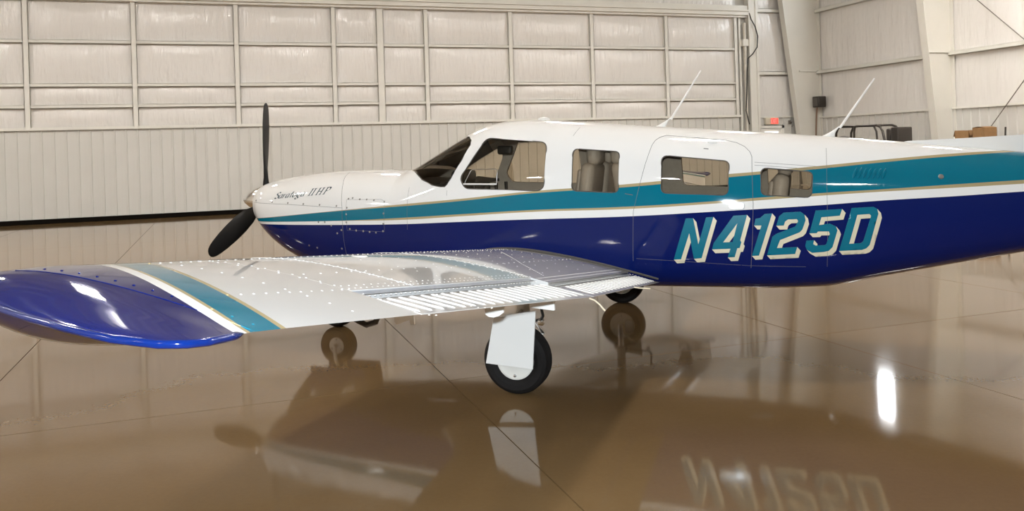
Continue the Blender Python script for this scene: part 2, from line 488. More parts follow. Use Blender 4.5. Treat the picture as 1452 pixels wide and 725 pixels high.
for k in range(len(cols)):
    va = cols[k + 1] + .02 if k + 1 < len(cols) else V0
    vb = cols[k]
    for (za, zb, s) in ((2.50, 4.12, 1), (4.22, 6.40, 2), (6.5, 8.6, 3)):
        n_ = 5 if vb - va > 5 else 3
        for q in range(n_):
            ww = (vb - va) / n_
            panel(wall_right, (U1 - .0, vb - q * ww, za), (0, -1, 0), ww, zb - za, (-.45, 0, 0), 700 + k * 20 + s * 6 + q)
    for z in (4.17, 6.45):
        b = MB(); b.box((U1 - .17, va, z - .06), (U1 - .155, vb, z + .06)); b.box((U1 - .17, va, z + .05), (U1, vb, z + .065)); b.box((U1 - .17, va, z - .06), (U1, vb, z - .045))
        b.build('girt', M['girt'], wall_right, smooth=0)
    b = MB(); b.box((U1 - .10, va, 2.47), (U1, vb, 2.53)); b.build('wainscot_cap', M['girt'], wall_right, smooth=0)
    y = vb
    while y > va + .1:
        sheet(wall_right, (U1 - .03, y, 0), (0, -1, 0), min(.915, y - va), 0, 2.48, (-1, 0, 0)); y -= .915
for (va, za, vb, zb) in ((19.75, 6.55, 13.95, 1.25), (19.75, .35, 13.95, 6.9)):
    b = MB(); b.tube([(U1 - .21, va, za), (U1 - .21, vb, zb)], .014, 6); b.build('brace_rod', M['rod'], wall_right)
# short struts from the columns to the girts
for v, z in ((25.85, 4.17), (19.85, 4.17)):
    b = MB(); b.box((20.35 if v > 22 else 20.3, v - .05, z + .03), (U1 - .16, v - .02, z + .07)); b.build('flange_strut', M['girt'], wall_right, smooth=0)

# bright high window in the right wall, seen only as a reflection in the floor
b = MB(); b.box((U1 - .20, 22.40, 6.45), (U1 - .04, 22.48, 7.78)); b.box((U1 - .20, 23.12, 6.45), (U1 - .04, 23.20, 7.78)); b.box((U1 - .20, 22.40, 7.70), (U1 - .04, 23.20, 7.78)); b.box((U1 - .20, 22.40, 6.45), (U1 - .04, 23.20, 6.50))
win1 = tag(b.build('window_1', M['girt'], smooth=0), 'tall narrow daylight window high on the right wall', 'window', kind='structure')
b = MB(); b.box((U1 - .19, 22.48, 6.50), (U1 - .175, 23.12, 7.70)); b.build('window_pane', M['winglow'], win1, smooth=0)

for nm, a, c, lab in (('wall_left', (U0 - .2, V0, 0), (U0, V1, ZC), 'left hangar wall outside the picture'), ('wall_back', (U0, V0 - .2, 0), (U1, V0, ZC), 'hangar wall behind the camera')):
    b = MB(); b.box(a, c); tag(b.build(nm, M['ceil'] if nm == 'wall_left' else M['backwall'], smooth=0), lab, 'wall', kind='structure')
b = MB(); b.box((U0 - .2, V0 - .2, ZC), (U1 + .2, V1 + .2, ZC + .15))
ceiling = tag(b.build('ceiling', M['ceil'], smooth=0), 'white vinyl-faced hangar roof lining', 'ceiling', kind='structure')
for k in range(26):
    b = MB(); y = V0 + .8 + k * 1.52
    b.box((U0, y - .04, ZC - .2), (U1, y + .04, ZC)); b.build('purlin', M['girt'], ceiling, smooth=0)

# high-bay lamps (unseen, placed and added to light the walls, nose and wing)
def make_lamp():
    root = empty('high_bay_lamp')
    b = MB(); b.prism([(-.5, -.25), (.5, -.25), (.5, .25), (-.5, .25)], .03, .12); b.build('housing', M['girt'], root, smooth=0)
    b = MB(); b.box((-.46, -.2, 0), (.46, .2, .03)); b.build('diffuser', M['lampglow'], root, smooth=0)
    for q in (-.35, .35):
        b = MB(); b.tube([(q, 0, .12), (q, 0, .5)], .01, 6); b.build('hanger', M['steel'], root)
    return root
lamp0 = make_lamp(); first = True
LAMPS = [(u, 18.5) for u in (-12, -7, -2, 3, 8)] + [(12.5, 17.5), (16.5, 16.5), (19.5, 14.8), (18.5, 9)] + [(-13, 12), (-6, 10.5), (12, 9.5), (-13, 4.5), (-6, -4), (-12.5, -3), (0, -8), (4.9, 7.6), (20.3, 12.8)]
if True:
    for u, v in LAMPS:
        L_ = lamp0 if first else copy_tree(lamp0)
        first = False
        L_.location = (u, v, ZC - .7)
        tag(L_, 'unseen rectangular high-bay lamp placed under the hangar roof for its light', 'lamp', 'high-bay lamps under the roof')

# ------------------------------------------------------------------ airplane
plane = empty('airplane', (2.933, 6.779, 0), -.677)
tag(plane, 'white, teal and navy low-wing propeller airplane marked N4125D', 'airplane')

ST = [(-3.14, 1.395, .985, .285, 1.21, 2.2, 2.2), (-3.06, 1.42, .91, .36, 1.19, 2.2, 2.2), (-2.9, 1.45, .785, .43, 1.16, 2.2, 2.3), (-2.7, 1.475, .675, .475, 1.13, 2.25, 2.4), (-2.4, 1.5, .59, .515, 1.11, 2.3, 2.6), (-2.1, 1.508, .55, .545, 1.1, 2.35, 2.8), (-1.8, 1.508, .54, .57, 1.09, 2.4, 3.0), (-1.54, 1.5, .525, .59, 1.08, 2.45, 3.2), (-1.45, 1.535, .52, .596, 1.08, 2.45, 3.3), (-1.2, 1.672, .515, .608, 1.08, 2.4, 3.4), (-.93, 1.815, .51, .618, 1.08, 2.4, 3.5), (-.8, 1.868, .51, .62, 1.08, 2.45, 3.5), (-.6, 1.912, .505, .622, 1.08, 2.5, 3.5), (-.33, 1.92, .5, .625, 1.08, 2.55, 3.5), (0, 1.893, .5, .625, 1.08, 2.6, 3.5), (.4, 1.854, .5, .622, 1.08, 2.6, 3.5), (.8, 1.815, .505, .615, 1.08, 2.6, 3.5), (1.2, 1.779, .505, .6, 1.08, 2.55, 3.4), (1.5, 1.752, .503, .575, 1.08, 2.5, 3.3), (2.0, 1.7, .521, .51, 1.08, 2.4, 3.1), (2.45, 1.652, .607, .445, 1.1, 2.3, 2.9), (2.95, 1.59, .707, .375, 1.12, 2.2, 2.7), (3.44, 1.53, .802, .305, 1.15, 2.1, 2.5), (4.2, 1.43, .947, .195, 1.18, 2.0, 2.2), (4.9, 1.34, 1.082, .07, 1.22, 2.0, 2.0)]
A = np.array(ST)
def pchip(x, y):
    h = np.diff(x); d = np.diff(y) / h; m = np.zeros_like(y)
    for i in range(1, len(x) - 1):
        if d[i - 1] * d[i] > 0:
            w1 = 2 * h[i] + h[i - 1]; w2 = h[i] + 2 * h[i - 1]; m[i] = (w1 + w2) / (w1 / d[i - 1] + w2 / d[i])
    m[0] = d[0]; m[-1] = d[-1]
    def f(t):
        t = min(max(t, x[0]), x[-1]); i = min(max(int(np.searchsorted(x, t)) - 1, 0), len(x) - 2); s = (t - x[i]) / h[i]
        return float((1 + 2 * s) * (1 - s) ** 2 * y[i] + s * (1 - s) ** 2 * h[i] * m[i] + s * s * (3 - 2 * s) * y[i + 1] + s * s * (s - 1) * h[i] * m[i + 1])
    return f
FS = [pchip(A[:, 0], A[:, k]) for k in range(1, 7)]
_sc = {}
def sec(X):
    k = round(X, 5)
    if k not in _sc: _sc[k] = [f(X) for f in FS]
    return _sc[k]
def sideY(X, Z):
    t, b, w_, zm, nu, nl = sec(X)
    q, n = ((Z - zm) / (t - zm), nu) if Z > zm else ((zm - Z) / (zm - b), nl)
    return w_ * max(0, 1 - min(q, 1) ** n) ** (1 / n)
def ring(X, n=96, inset=0.0, a0=0, a1=2 * math.pi, full=True):
    t, b, w_, zm, nu, nl = sec(X); out = []
    t -= inset; b += inset; w_ -= inset
    m = n if full else n + 1
    for j in range(m):
        a = a0 + (a1 - a0) * j / n
        c, s = math.cos(a), math.sin(a); e = nu if s >= 0 else nl
        y = w_ * math.copysign(abs(c) ** (2 / e), c); z = zm + (t - zm if s >= 0 else zm - b) * math.copysign(abs(s) ** (2 / e), s)
        out.append((X, y, z))
    return out
def Fimp(X, y, Z):
    t, b, w_, zm, nu, nl = sec(X)
    q, n = ((Z - zm) / (t - zm), nu) if Z > zm else ((zm - Z) / (zm - b), nl)
    return (abs(y) / w_) ** n + q ** n
def fnormal(p):
    e = 1e-3
    g = Vector((Fimp(p[0] + e, p[1], p[2]) - Fimp(p[0] - e, p[1], p[2]), Fimp(p[0], p[1] + e, p[2]) - Fimp(p[0], p[1] - e, p[2]), Fimp(p[0], p[1], p[2] + e) - Fimp(p[0], p[1], p[2] - e)))
    return g.normalized() if g.length > 1e-9 else Vector((0, 0, 1))

def rounded(poly, r, seg=7):
    out = []; n = len(poly)
    for i in range(n):
        p, a, b = Vector(poly[i]), Vector(poly[i - 1]), Vector(poly[(i + 1) % n])
        d1, d2 = (a - p).normalized(), (b - p).normalized()
        ang = math.acos(max(-1, min(1, d1.dot(d2)))); L = min(r / math.tan(ang / 2), .45 * (a - p).length, .45 * (b - p).length)
        p1, p2 = p + d1 * L, p + d2 * L
        for k in range(seg + 1):
            t = k / seg; q = p1 * (1 - t) ** 2 + p * 2 * t * (1 - t) + p2 * t * t; out.append((q.x, q.y))
    return out
WINDOWS = [rounded([(-.64, 1.768), (-.083, 1.714), (-.083, 1.319), (-.78, 1.346), (-.838, 1.43)], .075),
           rounded([(.14, 1.655), (.525, 1.619), (.527, 1.297), (.148, 1.317)], .045),
           rounded([(.858, 1.582), (1.373, 1.522), (1.36, 1.266), (.86, 1.29)], .05),
           rounded([(1.60, 1.467), (1.97, 1.427), (1.955, 1.237), (1.60, 1.265)], .045)]
WSHIELD = [(-1.57, 1.50), (-1.44, 1.508), (-1.327, 1.491), (-1.215, 1.426), (-1.101, 1.38), (-1.02, 1.364), (-.975, 1.364), (-.958, 1.38), (-.922, 1.433), (-.838, 1.587), (-.79, 1.71), (-.80, 1.755), (-.84, 1.785), (-.935, 1.80), (-.96, 1.88), (-1.2, 2.05), (-1.7, 2.0), (-1.7, 1.5)]

# fuselage skin
xs = sorted(set([round(v, 4) for v in np.linspace(-3.14, 4.9, 150)] + [-1.54, -.93]))
rings = [ring(x) for x in xs]
fr = rings[0]
def shrink(R, k, dx): 
    cz = 1.2
    return [(x + dx, y * k, cz + (z - cz) * k) for x, y, z in R]
b = MB(); b.loft([shrink(fr, .55, -.035), shrink(fr, .86, -.03), shrink(fr, .96, -.016)] + rings)
src = b.build('fuselage_source', [M['stripes'], M['interior']], smooth=0)
cut = MB()
RX = Matrix(((1, 0, 0, 0), (0, 0, 1, 0), (0, 1, 0, 0), (0, 0, 0, 1)))       # polygon (x, z) extruded along y
for P_ in WINDOWS + [WSHIELD]: cut.prism(P_, -.9, .9, RX)
cuto = cut.build('cutter', M['interior'], smooth=0)
md = src.modifiers.new('solid', 'SOLIDIFY'); md.thickness = .028; md.offset = -1; md.material_offset = 1; md.material_offset_rim = 1
bo = src.modifiers.new('cut', 'BOOLEAN'); bo.operation = 'DIFFERENCE'; bo.solver = 'EXACT'; bo.object = cuto
dg = bpy.context.evaluated_depsgraph_get(); dg.update()
me = bpy.data.meshes.new_from_object(src.evaluated_get(dg)); me.name = 'fuselage'
bpy.data.objects.remove(src); bpy.data.objects.remove(cuto)
me.shade_smooth(); me.set_sharp_from_angle(angle=math.radians(40))
me.update()
ln = []
cn = [Vector(c.vector) for c in me.corner_normals]
vco = [v.co.copy() for v in me.vertices]
vn = {}
for p in me.polygons:
    an = None
    for li in p.loop_indices:
        vi = me.loops[li].vertex_index; c = vco[vi]
        n_ = cn[li]
        if p.material_index == 0 and c.x > -3.139 and c.x < 4.899:
            if vi not in vn: vn[vi] = fnormal(c) if abs(Fimp(c.x, c.y, c.z) - 1) < .02 else None
            if vn[vi] is not None and vn[vi].dot(p.normal) > .7: n_ = vn[vi]
        ln.append(n_)
me.normals_split_custom_set(ln)
fus = bpy.data.objects.new('fuselage', me); col.objects.link(fus); fus.parent = plane
fus['label'] = 'white fuselage with teal and tan stripes over a navy belly'

# panes just inside the skin
def pane(x0, x1, a0, a1, name='window_pane', n=26):
    b = MB(); b.loft([ring(x, n, .013, a0, a1, False) for x in np.linspace(x0, x1, 22)], cap=False, closed=False)
    return b.build(name, M['glass'], fus, smooth=80, fix=False)
def ang_at(X, Z):
    t, bt, w_, zm, nu, nl = sec(X)
    q = min(1, max(0, (Z - zm) / (t - zm))); return math.asin(q ** (nu / 2))
for P_ in WINDOWS:
    x0, x1 = min(p[0] for p in P_) - .012, max(p[0] for p in P_) + .012; z0, z1 = min(p[1] for p in P_) - .012, max(p[1] for p in P_) + .012
    xm = (x0 + x1) / 2
    lo = min(ang_at(x0, z0), ang_at(x1, z0)); hi = max(ang_at(x0, z1), ang_at(x1, z1))
    pane(x0, x1, math.pi - hi, math.pi - lo); pane(x0, x1, lo, hi)
    for sgn in (-1, 1):
        b = MB(); b.tube([(x, sgn * (sideY(x, z) - .001), z) for x, z in P_], .0045, 6, closed=True)
        b.build('window_seal', M['gasket'], fus)
ws = MB(); rr = []
for x in np.linspace(-1.56, -.76, 30):
    lo = ang_at(x, 1.345); rr.append(ring(x, 60, .013, lo, math.pi - lo, False))
ws.loft(rr, cap=False, closed=False); wso = ws.build('windshield', M['glass'], fus, smooth=80, fix=False)
for sgn in (-1, 1):
    wl = WSHIELD[1:13]
    b = MB(); b.tube([(x, sgn * (sideY(x, min(z, sec(x)[0] - .002)) - .0005), z) for x, z in wl[1:-1]], .004, 6); b.build('windshield_seal', M['gasket'], fus)
b = MB(); b.loft([[(x, y, sec(x)[0] + dz) for y, dz in ((-.014, -.02), (-.014, .002), (.014, .002), (.014, -.02))] for x in np.linspace(-1.56, -.90, 14)])
b.build('windshield_post', M['white'], fus)

# flat markings that follow the skin
def inside_poly(p, poly):
    x, y = p; c = False; n = len(poly)
    for i in range(n):
        (x1, y1), (x2, y2) = poly[i], poly[i - 1]
        if (y1 > y) != (y2 > y) and x < (x2 - x1) * (y - y1) / (y2 - y1) + x1: c = not c
    return c
def resample(poly, d=.02):
    out = []
    for i in range(len(poly)):
        a, b_ = Vector(poly[i]), Vector(poly[(i + 1) % len(poly)]); k = max(1, int((b_ - a).length / d))
        out += [tuple(a.lerp(b_, j / k)) for j in range(k)]
    return out
def fill(poly, holes=(), d=.022):
    loops = [resample(poly, d)] + [resample(h, d) for h in holes]
    V, E = [], []
    for L_ in loops:
        o = len(V); V += [Vector(p) for p in L_]; E += [(o + i, o + (i + 1) % len(L_)) for i in range(len(L_))]
    x0, x1 = min(p[0] for p in poly), max(p[0] for p in poly); y0, y1 = min(p[1] for p in poly), max(p[1] for p in poly)
    for i in range(1, int((x1 - x0) / d)):
        for j in range(1, int((y1 - y0) / d)):
            q = (x0 + i * d, y0 + j * d)
            if inside_poly(q, poly) and not any(inside_poly(q, h) for h in holes): V.append(Vector(q))
    vs, es, fs, *_ = delaunay_2d_cdt(V, E, [], 0, 1e-5)
    keep = []
    for f in fs:
        c = (sum(vs[i][0] for i in f) / len(f), sum(vs[i][1] for i in f) / len(f))
        if inside_poly(c, poly) and not any(inside_poly(c, h) for h in holes): keep.append(tuple(f))
    return [tuple(v) for v in vs], keep
def on_skin(p, off, sgn=-1):
    y = sideY(p[0], p[1]); return (p[0], sgn * (y + off), p[1])
LET = {'N': ([(1.043, 1.094), (1.099, 1.095), (1.131, .896), (1.195, 1.101), (1.25, 1.104), (1.151, .788), (1.093, .782), (1.066, .98), (.996, .778), (.94, .774)], None),
 '4': ([(1.396, 1.112), (1.495, 1.117), (1.44, .926), (1.448, .912), (1.434, .868), (1.417, .866), (1.395, .797), (1.344, .795), (1.366, .862), (1.231, .856), (1.246, .907)], [(1.423, 1.055), (1.315, .911), (1.384, .913)]),
 '1': ([(1.62, 1.122), (1.675, 1.126), (1.571, .809), (1.52, .806), (1.596, 1.037), (1.543, 1.036), (1.555, 1.087), (1.588, 1.093)], None),
 '2': ([(1.628, .81), (1.671, .952), (1.699, .973), (1.835, 1.026), (1.856, 1.066), (1.848, 1.081), (1.785, 1.079), (1.764, 1.063), (1.755, 1.034), (1.701, 1.033), (1.724, 1.104), (1.756, 1.131), (1.875, 1.136), (1.903, 1.113), (1.909, 1.072), (1.885, 1.004), (1.864, .982), (1.725, .926), (1.701, .866), (1.845, .873), (1.828, .82)], None),
 '5': ([(1.981, 1.143), (2.165, 1.151), (2.148, 1.102), (2.02, 1.092), (2.002, 1.035), (2.076, 1.045), (2.119, 1.023), (2.128, .994), (2.091, .871), (2.064, .842), (2.03, .834), (1.948, .828), (1.911, .851), (1.901, .88), (1.91, .92), (1.964, .923), (1.957, .894), (1.973, .883), (2.038, .886), (2.048, .894), (2.074, .969), (2.068, .987), (1.993, .987), (1.983, .975), (1.932, .974)], None),
 'D': ([(2.23, 1.157), (2.38, 1.163), (2.405, 1.147), (2.411, 1.111), (2.346, .883), (2.322, .858), (2.292, .847), (2.134, .84)], [(2.268, 1.106), (2.351, 1.111), (2.361, 1.098), (2.303, .913), (2.286, .898), (2.206, .894)])}
for ch, (out, hole) in LET.items():
    b = MB()
    holes = [hole] if hole else []
    vs, fs = fill(out, holes)
    b.add([on_skin(p, .0016) for p in vs], fs, 0)
    DX, DZ = .023, -.029
    vs2, fs2 = fill([(x + DX, z + DZ) for x, z in out], [[(x + DX, z + DZ) for x, z in h] for h in holes])
    b.add([on_skin(p, .0008) for p in vs2], fs2, 1)
    for lp in [out] + holes:                       # block shade: every edge swept down and aft
        q = resample(lp, .03)
        for i in range(len(q)):
            a, c = q[i], q[(i + 1) % len(q)]
            b.add([on_skin(p, .0008) for p in (a, c, (c[0] + DX, c[1] + DZ), (a[0] + DX, a[1] + DZ))], [(0, 1, 2, 3)], 1)
    b.build('registration_character', [M['teal'], M['cream']], fus, smooth=80)

# script on the cowling, drawn with a broad nib
def arc(cx, cy, rx, ry, a0, a1, n=10): return [(cx + rx * math.cos(math.radians(a0 + (a1 - a0) * i / n)), cy + ry * math.sin(math.radians(a0 + (a1 - a0) * i / n))) for i in range(n + 1)]
def g_a(): return [arc(.26, .3, .22, .3, 60, 360 - 10, 12), [(.5, .6), (.47, .1), (.55, .02), (.64, .08)]]
GL = {'S': [arc(.42, .74, .24, .24, 20, 200, 9) + [(.45, .52)] + arc(.40, .26, .27, .26, 60, -160, 10)],
      'a': g_a(), 'r': [[(.08, .58), (.12, .3), (.08, 0)], [(.12, .38), (.25, .56), (.40, .54)]],
      't': [[(.2, .9), (.14, .12), (.24, .02), (.36, .1)], [(.0, .6), (.38, .6)]],
      'o': [arc(.26, .3, .23, .3, 0, 360, 14)],
      'g': [arc(.26, .34, .2, .25, 0, 360, 12), [(.44, .52), (.6, .6)], [(.2, .1), (.12, .02), (.42, -.04), (.5, -.18)] + arc(.25, -.2, .25, .14, 10, -200, 8)],
      'I': [[(.15, 1), (.15, 0)], [(.0, 1), (.32, 1)], [(.0, 0), (.32, 0)]],
      'H': [[(.15, 1), (.15, 0)], [(.75, 1), (.75, 0)], [(.15, .5), (.75, .5)], [(.0, 1), (.3, 1)], [(.6, 1), (.9, 1)], [(.0, 0), (.3, 0)], [(.6, 0), (.9, 0)]],
      'P': [[(.15, 1), (.15, 0)], [(.0, 1), (.45, 1)] + arc(.45, .74, .28, .26, 90, -90, 8) + [(.15, .48)], [(.0, 0), (.3, 0)]]}
TX = [('S', 0), ('a', .80), ('r', 1.5), ('a', 2.05), ('t', 2.80), ('o', 3.30), ('g', 4.0), ('a', 4.75), ('I', 6.1), ('I', 6.6), ('H', 7.35), ('P', 8.6)]
org = (-2.80, 1.268)
for ch, u0 in TX:
    b = MB()
    for st in GL[ch]:
        for (x0, y0), (x1, y1) in zip(st[:-1], st[1:]):
            quad = []
            for x, y, s in ((x0, y0, -1), (x1, y1, -1), (x1, y1, 1), (x0, y0, 1)):
                uu = u0 + x + .38 * y + s * .105; vv = y + s * .045
                quad.append(on_skin((org[0] + uu * .0655, org[1] + uu * .0048 + vv * .058), .003))
            b.add(quad, [(0, 1, 2, 3)])
    b.build('script_letter', M['darktext'], fus, smooth=0)

# panel gaps, screws and small fittings on the port side
def seam(pts, r=.0016, sub=14, name='panel_seam', m='seam', both=False):
    P_ = []
    for a, c in zip(pts[:-1], pts[1:]):
        P_ += [(a[0] + (c[0] - a[0]) * k / sub, a[1] + (c[1] - a[1]) * k / sub) for k in range(sub)]
    P_.append(pts[-1])
    for sgn in ((-1, 1) if both else (-1,)):
        b = MB(); b.tube([on_skin(p, 0, sgn) for p in P_], r, 5); b.build(name, M[m], fus)
seam([(-3.10, 1.232), (-2.6, 1.218), (-2.0, 1.188)])
seam([(-1.99, .72), (-2.0, 1.188), (-2.03, 1.32), (-2.06, 1.40), (-2.10, 1.46), (-2.12, 1.492)])
seam([(-1.33, 1.0), (-1.33, 1.36)], .001)
seam([(-.95, 1.335), (-.95, 1.29)], .001)
seam([(.624, .76), (.641, 1.15), (.694, 1.358), (.735, 1.52), (.776, 1.668), (.795, 1.70), (.83, 1.726), (.874, 1.738), (1.1, 1.712), (1.341, 1.683), (1.42, 1.662), (1.481, 1.63), (1.52, 1.59), (1.535, 1.553), (1.541, 1.195), (1.53, .95), (1.509, .712)], .0018)
seam([(2.05, .72), (2.06, 1.0), (2.065, 1.3), (2.07, 1.60)], .0014)
seam([(1.555, 1.51), (2.11, 1.456)], .0012); seam([(1.555, 1.488), (1.99, 1.445)], .0012)
seam([(.15, 1.83), (.12, 1.76)], .0012)
seam([(.65, .78), (1.0, .762), (1.5, .73), (1.9, .72)], .0012)
seam([(-1.96, 1.26), (-1.6, 1.262), (-1.56, 1.24), (-1.56, .98), (-1.95, .99), (-1.96, 1.26)], .001)
def dome(b, p, n, r=.006, h=.4, k=6):
    n = Vector(n).normalized(); a = n.orthogonal().normalized(); c = n.cross(a)
    p = Vector(p); vs = []
    for rr_, hh in ((1, -.1), (.72, h * .7)):
        for j in range(k):
            g = 2 * math.pi * j / k; vs.append(p + (a * math.cos(g) + c * math.sin(g)) * r * rr_ + n * r * hh)
    vs.append(p + n * r * h)
    fs = [(j, (j + 1) % k, k + (j + 1) % k, k + j) for j in range(k)] + [(k + j, k + (j + 1) % k, 2 * k) for j in range(k)]
    b.add(vs, fs)
b = MB()
for p in [(-3.056, 1.25), (-2.813, 1.24), (-2.618, 1.232), (-2.435, 1.223), (-2.25, 1.215), (-2.063, 1.206), (-1.944, 1.268), (-1.901, 1.274), (-1.823, 1.263), (-1.75, 1.261), (-1.675, 1.255), (-1.565, 1.242), (-1.565, 1.14), (-1.57, 1.05), (-1.95, 1.19), (-1.955, 1.13), (-1.955, 1.06),
          (-2.06, .96), (-2.012, .99), (-1.921, 1.0), (-1.854, .988), (-1.78, .983), (-1.714, .977), (-1.649, .972), (-1.576, .985), (-2.26, 1.06), (-2.19, 1.06), (-2.12, 1.03), (-2.40, .84), (-2.31, .82), (-2.03, .82)]:
    q = on_skin(p, .0); dome(b, q, fnormal(q), .010, .35, 8)
b.build('cowl_screws', M['screw'], fus, smooth=60)['kind'] = 'stuff'
b = MB()
for k in range(22):
    X = .66 + k * .06
    for Zv in (.735, .60):
        if .9 < X < 1.6 or Zv > .7:
            q = on_skin((X, Zv), 0); dome(b, q, fnormal(q), .005, .4)
for k in range(6):
    q = on_skin((1.60, .58 + k * .028), 0); dome(b, q, fnormal(q), .005, .4)
b.build('belly_rivets', M['navy'], fus, smooth=60)['kind'] = 'stuff'
# vent louvres
for k in range(7):
    x = 2.245 + k * .033
    b = MB(); pts = [(x + .034 * t, 1.372 - .004 * k * .5 + .078 * t) for t in np.linspace(0, 1, 6)]
    b.tube([on_skin(p, .001) for p in pts], [.002, .011, .013, .013, .011, .002], 6); b.build('vent_louvre', M['teal'], fus)
q = on_skin((2.843, 1.371), 0); b = MB(); b.lathe([(.0, .006), (.016, .005), (.022, -.004)], axisM(q, fnormal(q)), 20); b.build('static_port', M['steel'], fus)
# door latch plate and upper latch
b = MB(); plate = rounded([(1.366, 1.210), (1.475, 1.210), (1.475, 1.159), (1.364, 1.160)], .02)
vs, fs = fill(plate, (), .02); b.add([on_skin(p, .003) for p in vs], fs); b.tube([on_skin(p, .001) for p in plate], .0022, 5, closed=True, mi=1)
b.build('door_latch', [M['white'], M['seam']], fus)
q = on_skin((1.395, 1.183), .003); b = MB(); b.lathe([(.0, .008), (.011, .007), (.013, -.003)], axisM(q, fnormal(q)), 14); b.build('door_lock', M['steel'], fus)
q0, q1 = on_skin((1.215, 1.671), .006), on_skin((1.275, 1.668), .004); b = MB(); b.tube([q0, q1], [.013, .007], 10); b.lathe([(0, .012), (.012, .011), (.013, 0)], axisM(q0, fnormal(q0)), 12); b.build('upper_door_latch', M['white'], fus)
q = on_skin((.60, 1.285), .002); b = MB(); b.tube([on_skin((.578, 1.29), .002), on_skin((.64, 1.278), .002)], .003, 6); b.build('door_hinge_pin', M['seam'], fus)
q = on_skin((1.19, 1.625), .001); b = MB(); vs, fs = fill([(1.175, 1.628), (1.212, 1.624), (1.212, 1.618), (1.175, 1.622)], (), .02); b.add([on_skin(p, .001) for p in vs], fs); b.build('placard', M['seam'], fus, smooth=0)

# antennas
def antenna(x0, x1, zb, tip):
    b = MB(); n = 10; rg = []
    for k in range(7):
        t = k / 6; s = (1 - t) ** 2; cx = x0 + (x1 - x0) * (.4 + .6 * t); cz = zb - .01 + .085 * t; cx += .06 * t
        rg.append([(cx + math.cos(2 * math.pi * j / n) * (.007 + .055 * s), math.sin(2 * math.pi * j / n) * (.006 + .028 * s), cz) for j in range(n)])
    b.loft(rg); o = b.build('whip_antenna', M['rodwhite'], plane)
    top = rg[-1]; cx = sum(p[0] for p in top) / n
    b = MB(); b.tube([(cx, 0, zb + .06), (cx + (tip[0] - cx) * .5 + .005, 0, zb + .06 + (tip[1] - zb - .06) * .52), (tip[0], 0, tip[1])], [.010, .008, .006], 8); b.build('antenna_rod', M['rodwhite'], o)
antenna(.725, .80, 1.815, (1.12, 2.271)); antenna(2.055, 2.12, 1.692, (2.444, 2.13))
b = MB(); b.lathe([(.075, -.012), (.07, .01), (.045, .022), (0, .026)], Matrix.Translation((-.26, 0, 1.917)) @ Matrix.Diagonal((.8, .7, 1, 1)), 24); b.build('antenna_dome', M['white'], plane)

# ---- wings
YS = [.0, 2.70, 5.05, 5.19, 5.25, 5.33, 5.435, 5.50, 5.543]
LEX = [-.80, -.80, -.61, -.57, -.52, -.36, -.04, .18, .40]
TEX = [.82, .83, .53, .515, .52, .545, .56, .545, .47]
ZT = [.524, .855, 1.170, 1.188, 1.196, 1.206, 1.218, 1.226, 1.232]
ZL = [.668, .965, 1.263, 1.276, 1.277, 1.27, 1.256, 1.248, 1.235]
TH = [.15, .14, .13, .125, .115, .095, .06, .035, .01]
ip = lambda a, y: float(np.interp(y, YS, a))
def glove(y): return -.42 * max(0, 1 - (y - .45) / .55) ** 1.6 if y < 1.0 else 0.0
def camb(x): return .02 / .16 * (.8 * x - x * x) if x < .4 else .02 / .36 * (.2 + .8 * x - x * x)
def yth(x, t): return 5 * t * (.2969 * math.sqrt(max(x, 0)) - .126 * x - .3516 * x * x + .2843 * x ** 3 - .1036 * x ** 4)
def bulge(y): return float(np.interp(y, [4.75, 5.0, 5.2, 5.33, 5.45, 5.543], [0, .055, .075, .055, .02, 0]))
def wsurf(x, y, upper):
    """height of the wing at chord fraction x, span |y|; returns (X, Z)"""
    le, te = ip(LEX, y), ip(TEX, y); c = te - le
    z = ip(ZL, y) + (ip(ZT, y) - ip(ZL, y)) * x + c * (camb(x) + (1 if upper else -1) * yth(x, ip(TH, y)))
    if not upper: z -= bulge(y) * math.sin(math.pi * min(1, x) ** .75) ** 1.2
    X = le + c * x + glove(y) * (1 - x) ** 3
    return X, z
def zup(X, y):
    le, te = ip(LEX, y), ip(TEX, y); return wsurf(min(max((X - le) / (te - le), 0), 1), y, True)[1]
def zlo(X, y):
    le, te = ip(LEX, y), ip(TEX, y); return wsurf(min(max((X - le) / (te - le), 0), 1), y, False)[1]
def cosd(n): return [(1 - math.cos(math.pi * i / n)) / 2 for i in range(n + 1)]
def hinge(y):
    return .575 if y <= 2.69 else .475 - .0885 * (y - 2.69)
Y_FLAP, Y_AIL0, Y_AIL1 = (.60, 2.685), 2.70, 4.37
def wing_ring(y, xe):
    le, te = ip(LEX, y), ip(TEX, y); k = (xe - le) / (te - le) if xe is not None else 1.0
    q = [c * k for c in cosd(22)] if k < .99 else cosd(26)
    if k < .99: q = [k * (1 - math.cos(math.pi * i / 44)) ** 1.0 for i in range(23)]
    else: q = [((1 - math.cos(math.pi * i / 26)) / 2) for i in range(27)]
    upp = [wsurf(x, y, True) for x in q]; low = [wsurf(x, y, False) for x in q]
    return [(X, -y, Z) for X, Z in upp[::-1]] + [(X, -y, Z) for X, Z in low[1 if True else 0:]]
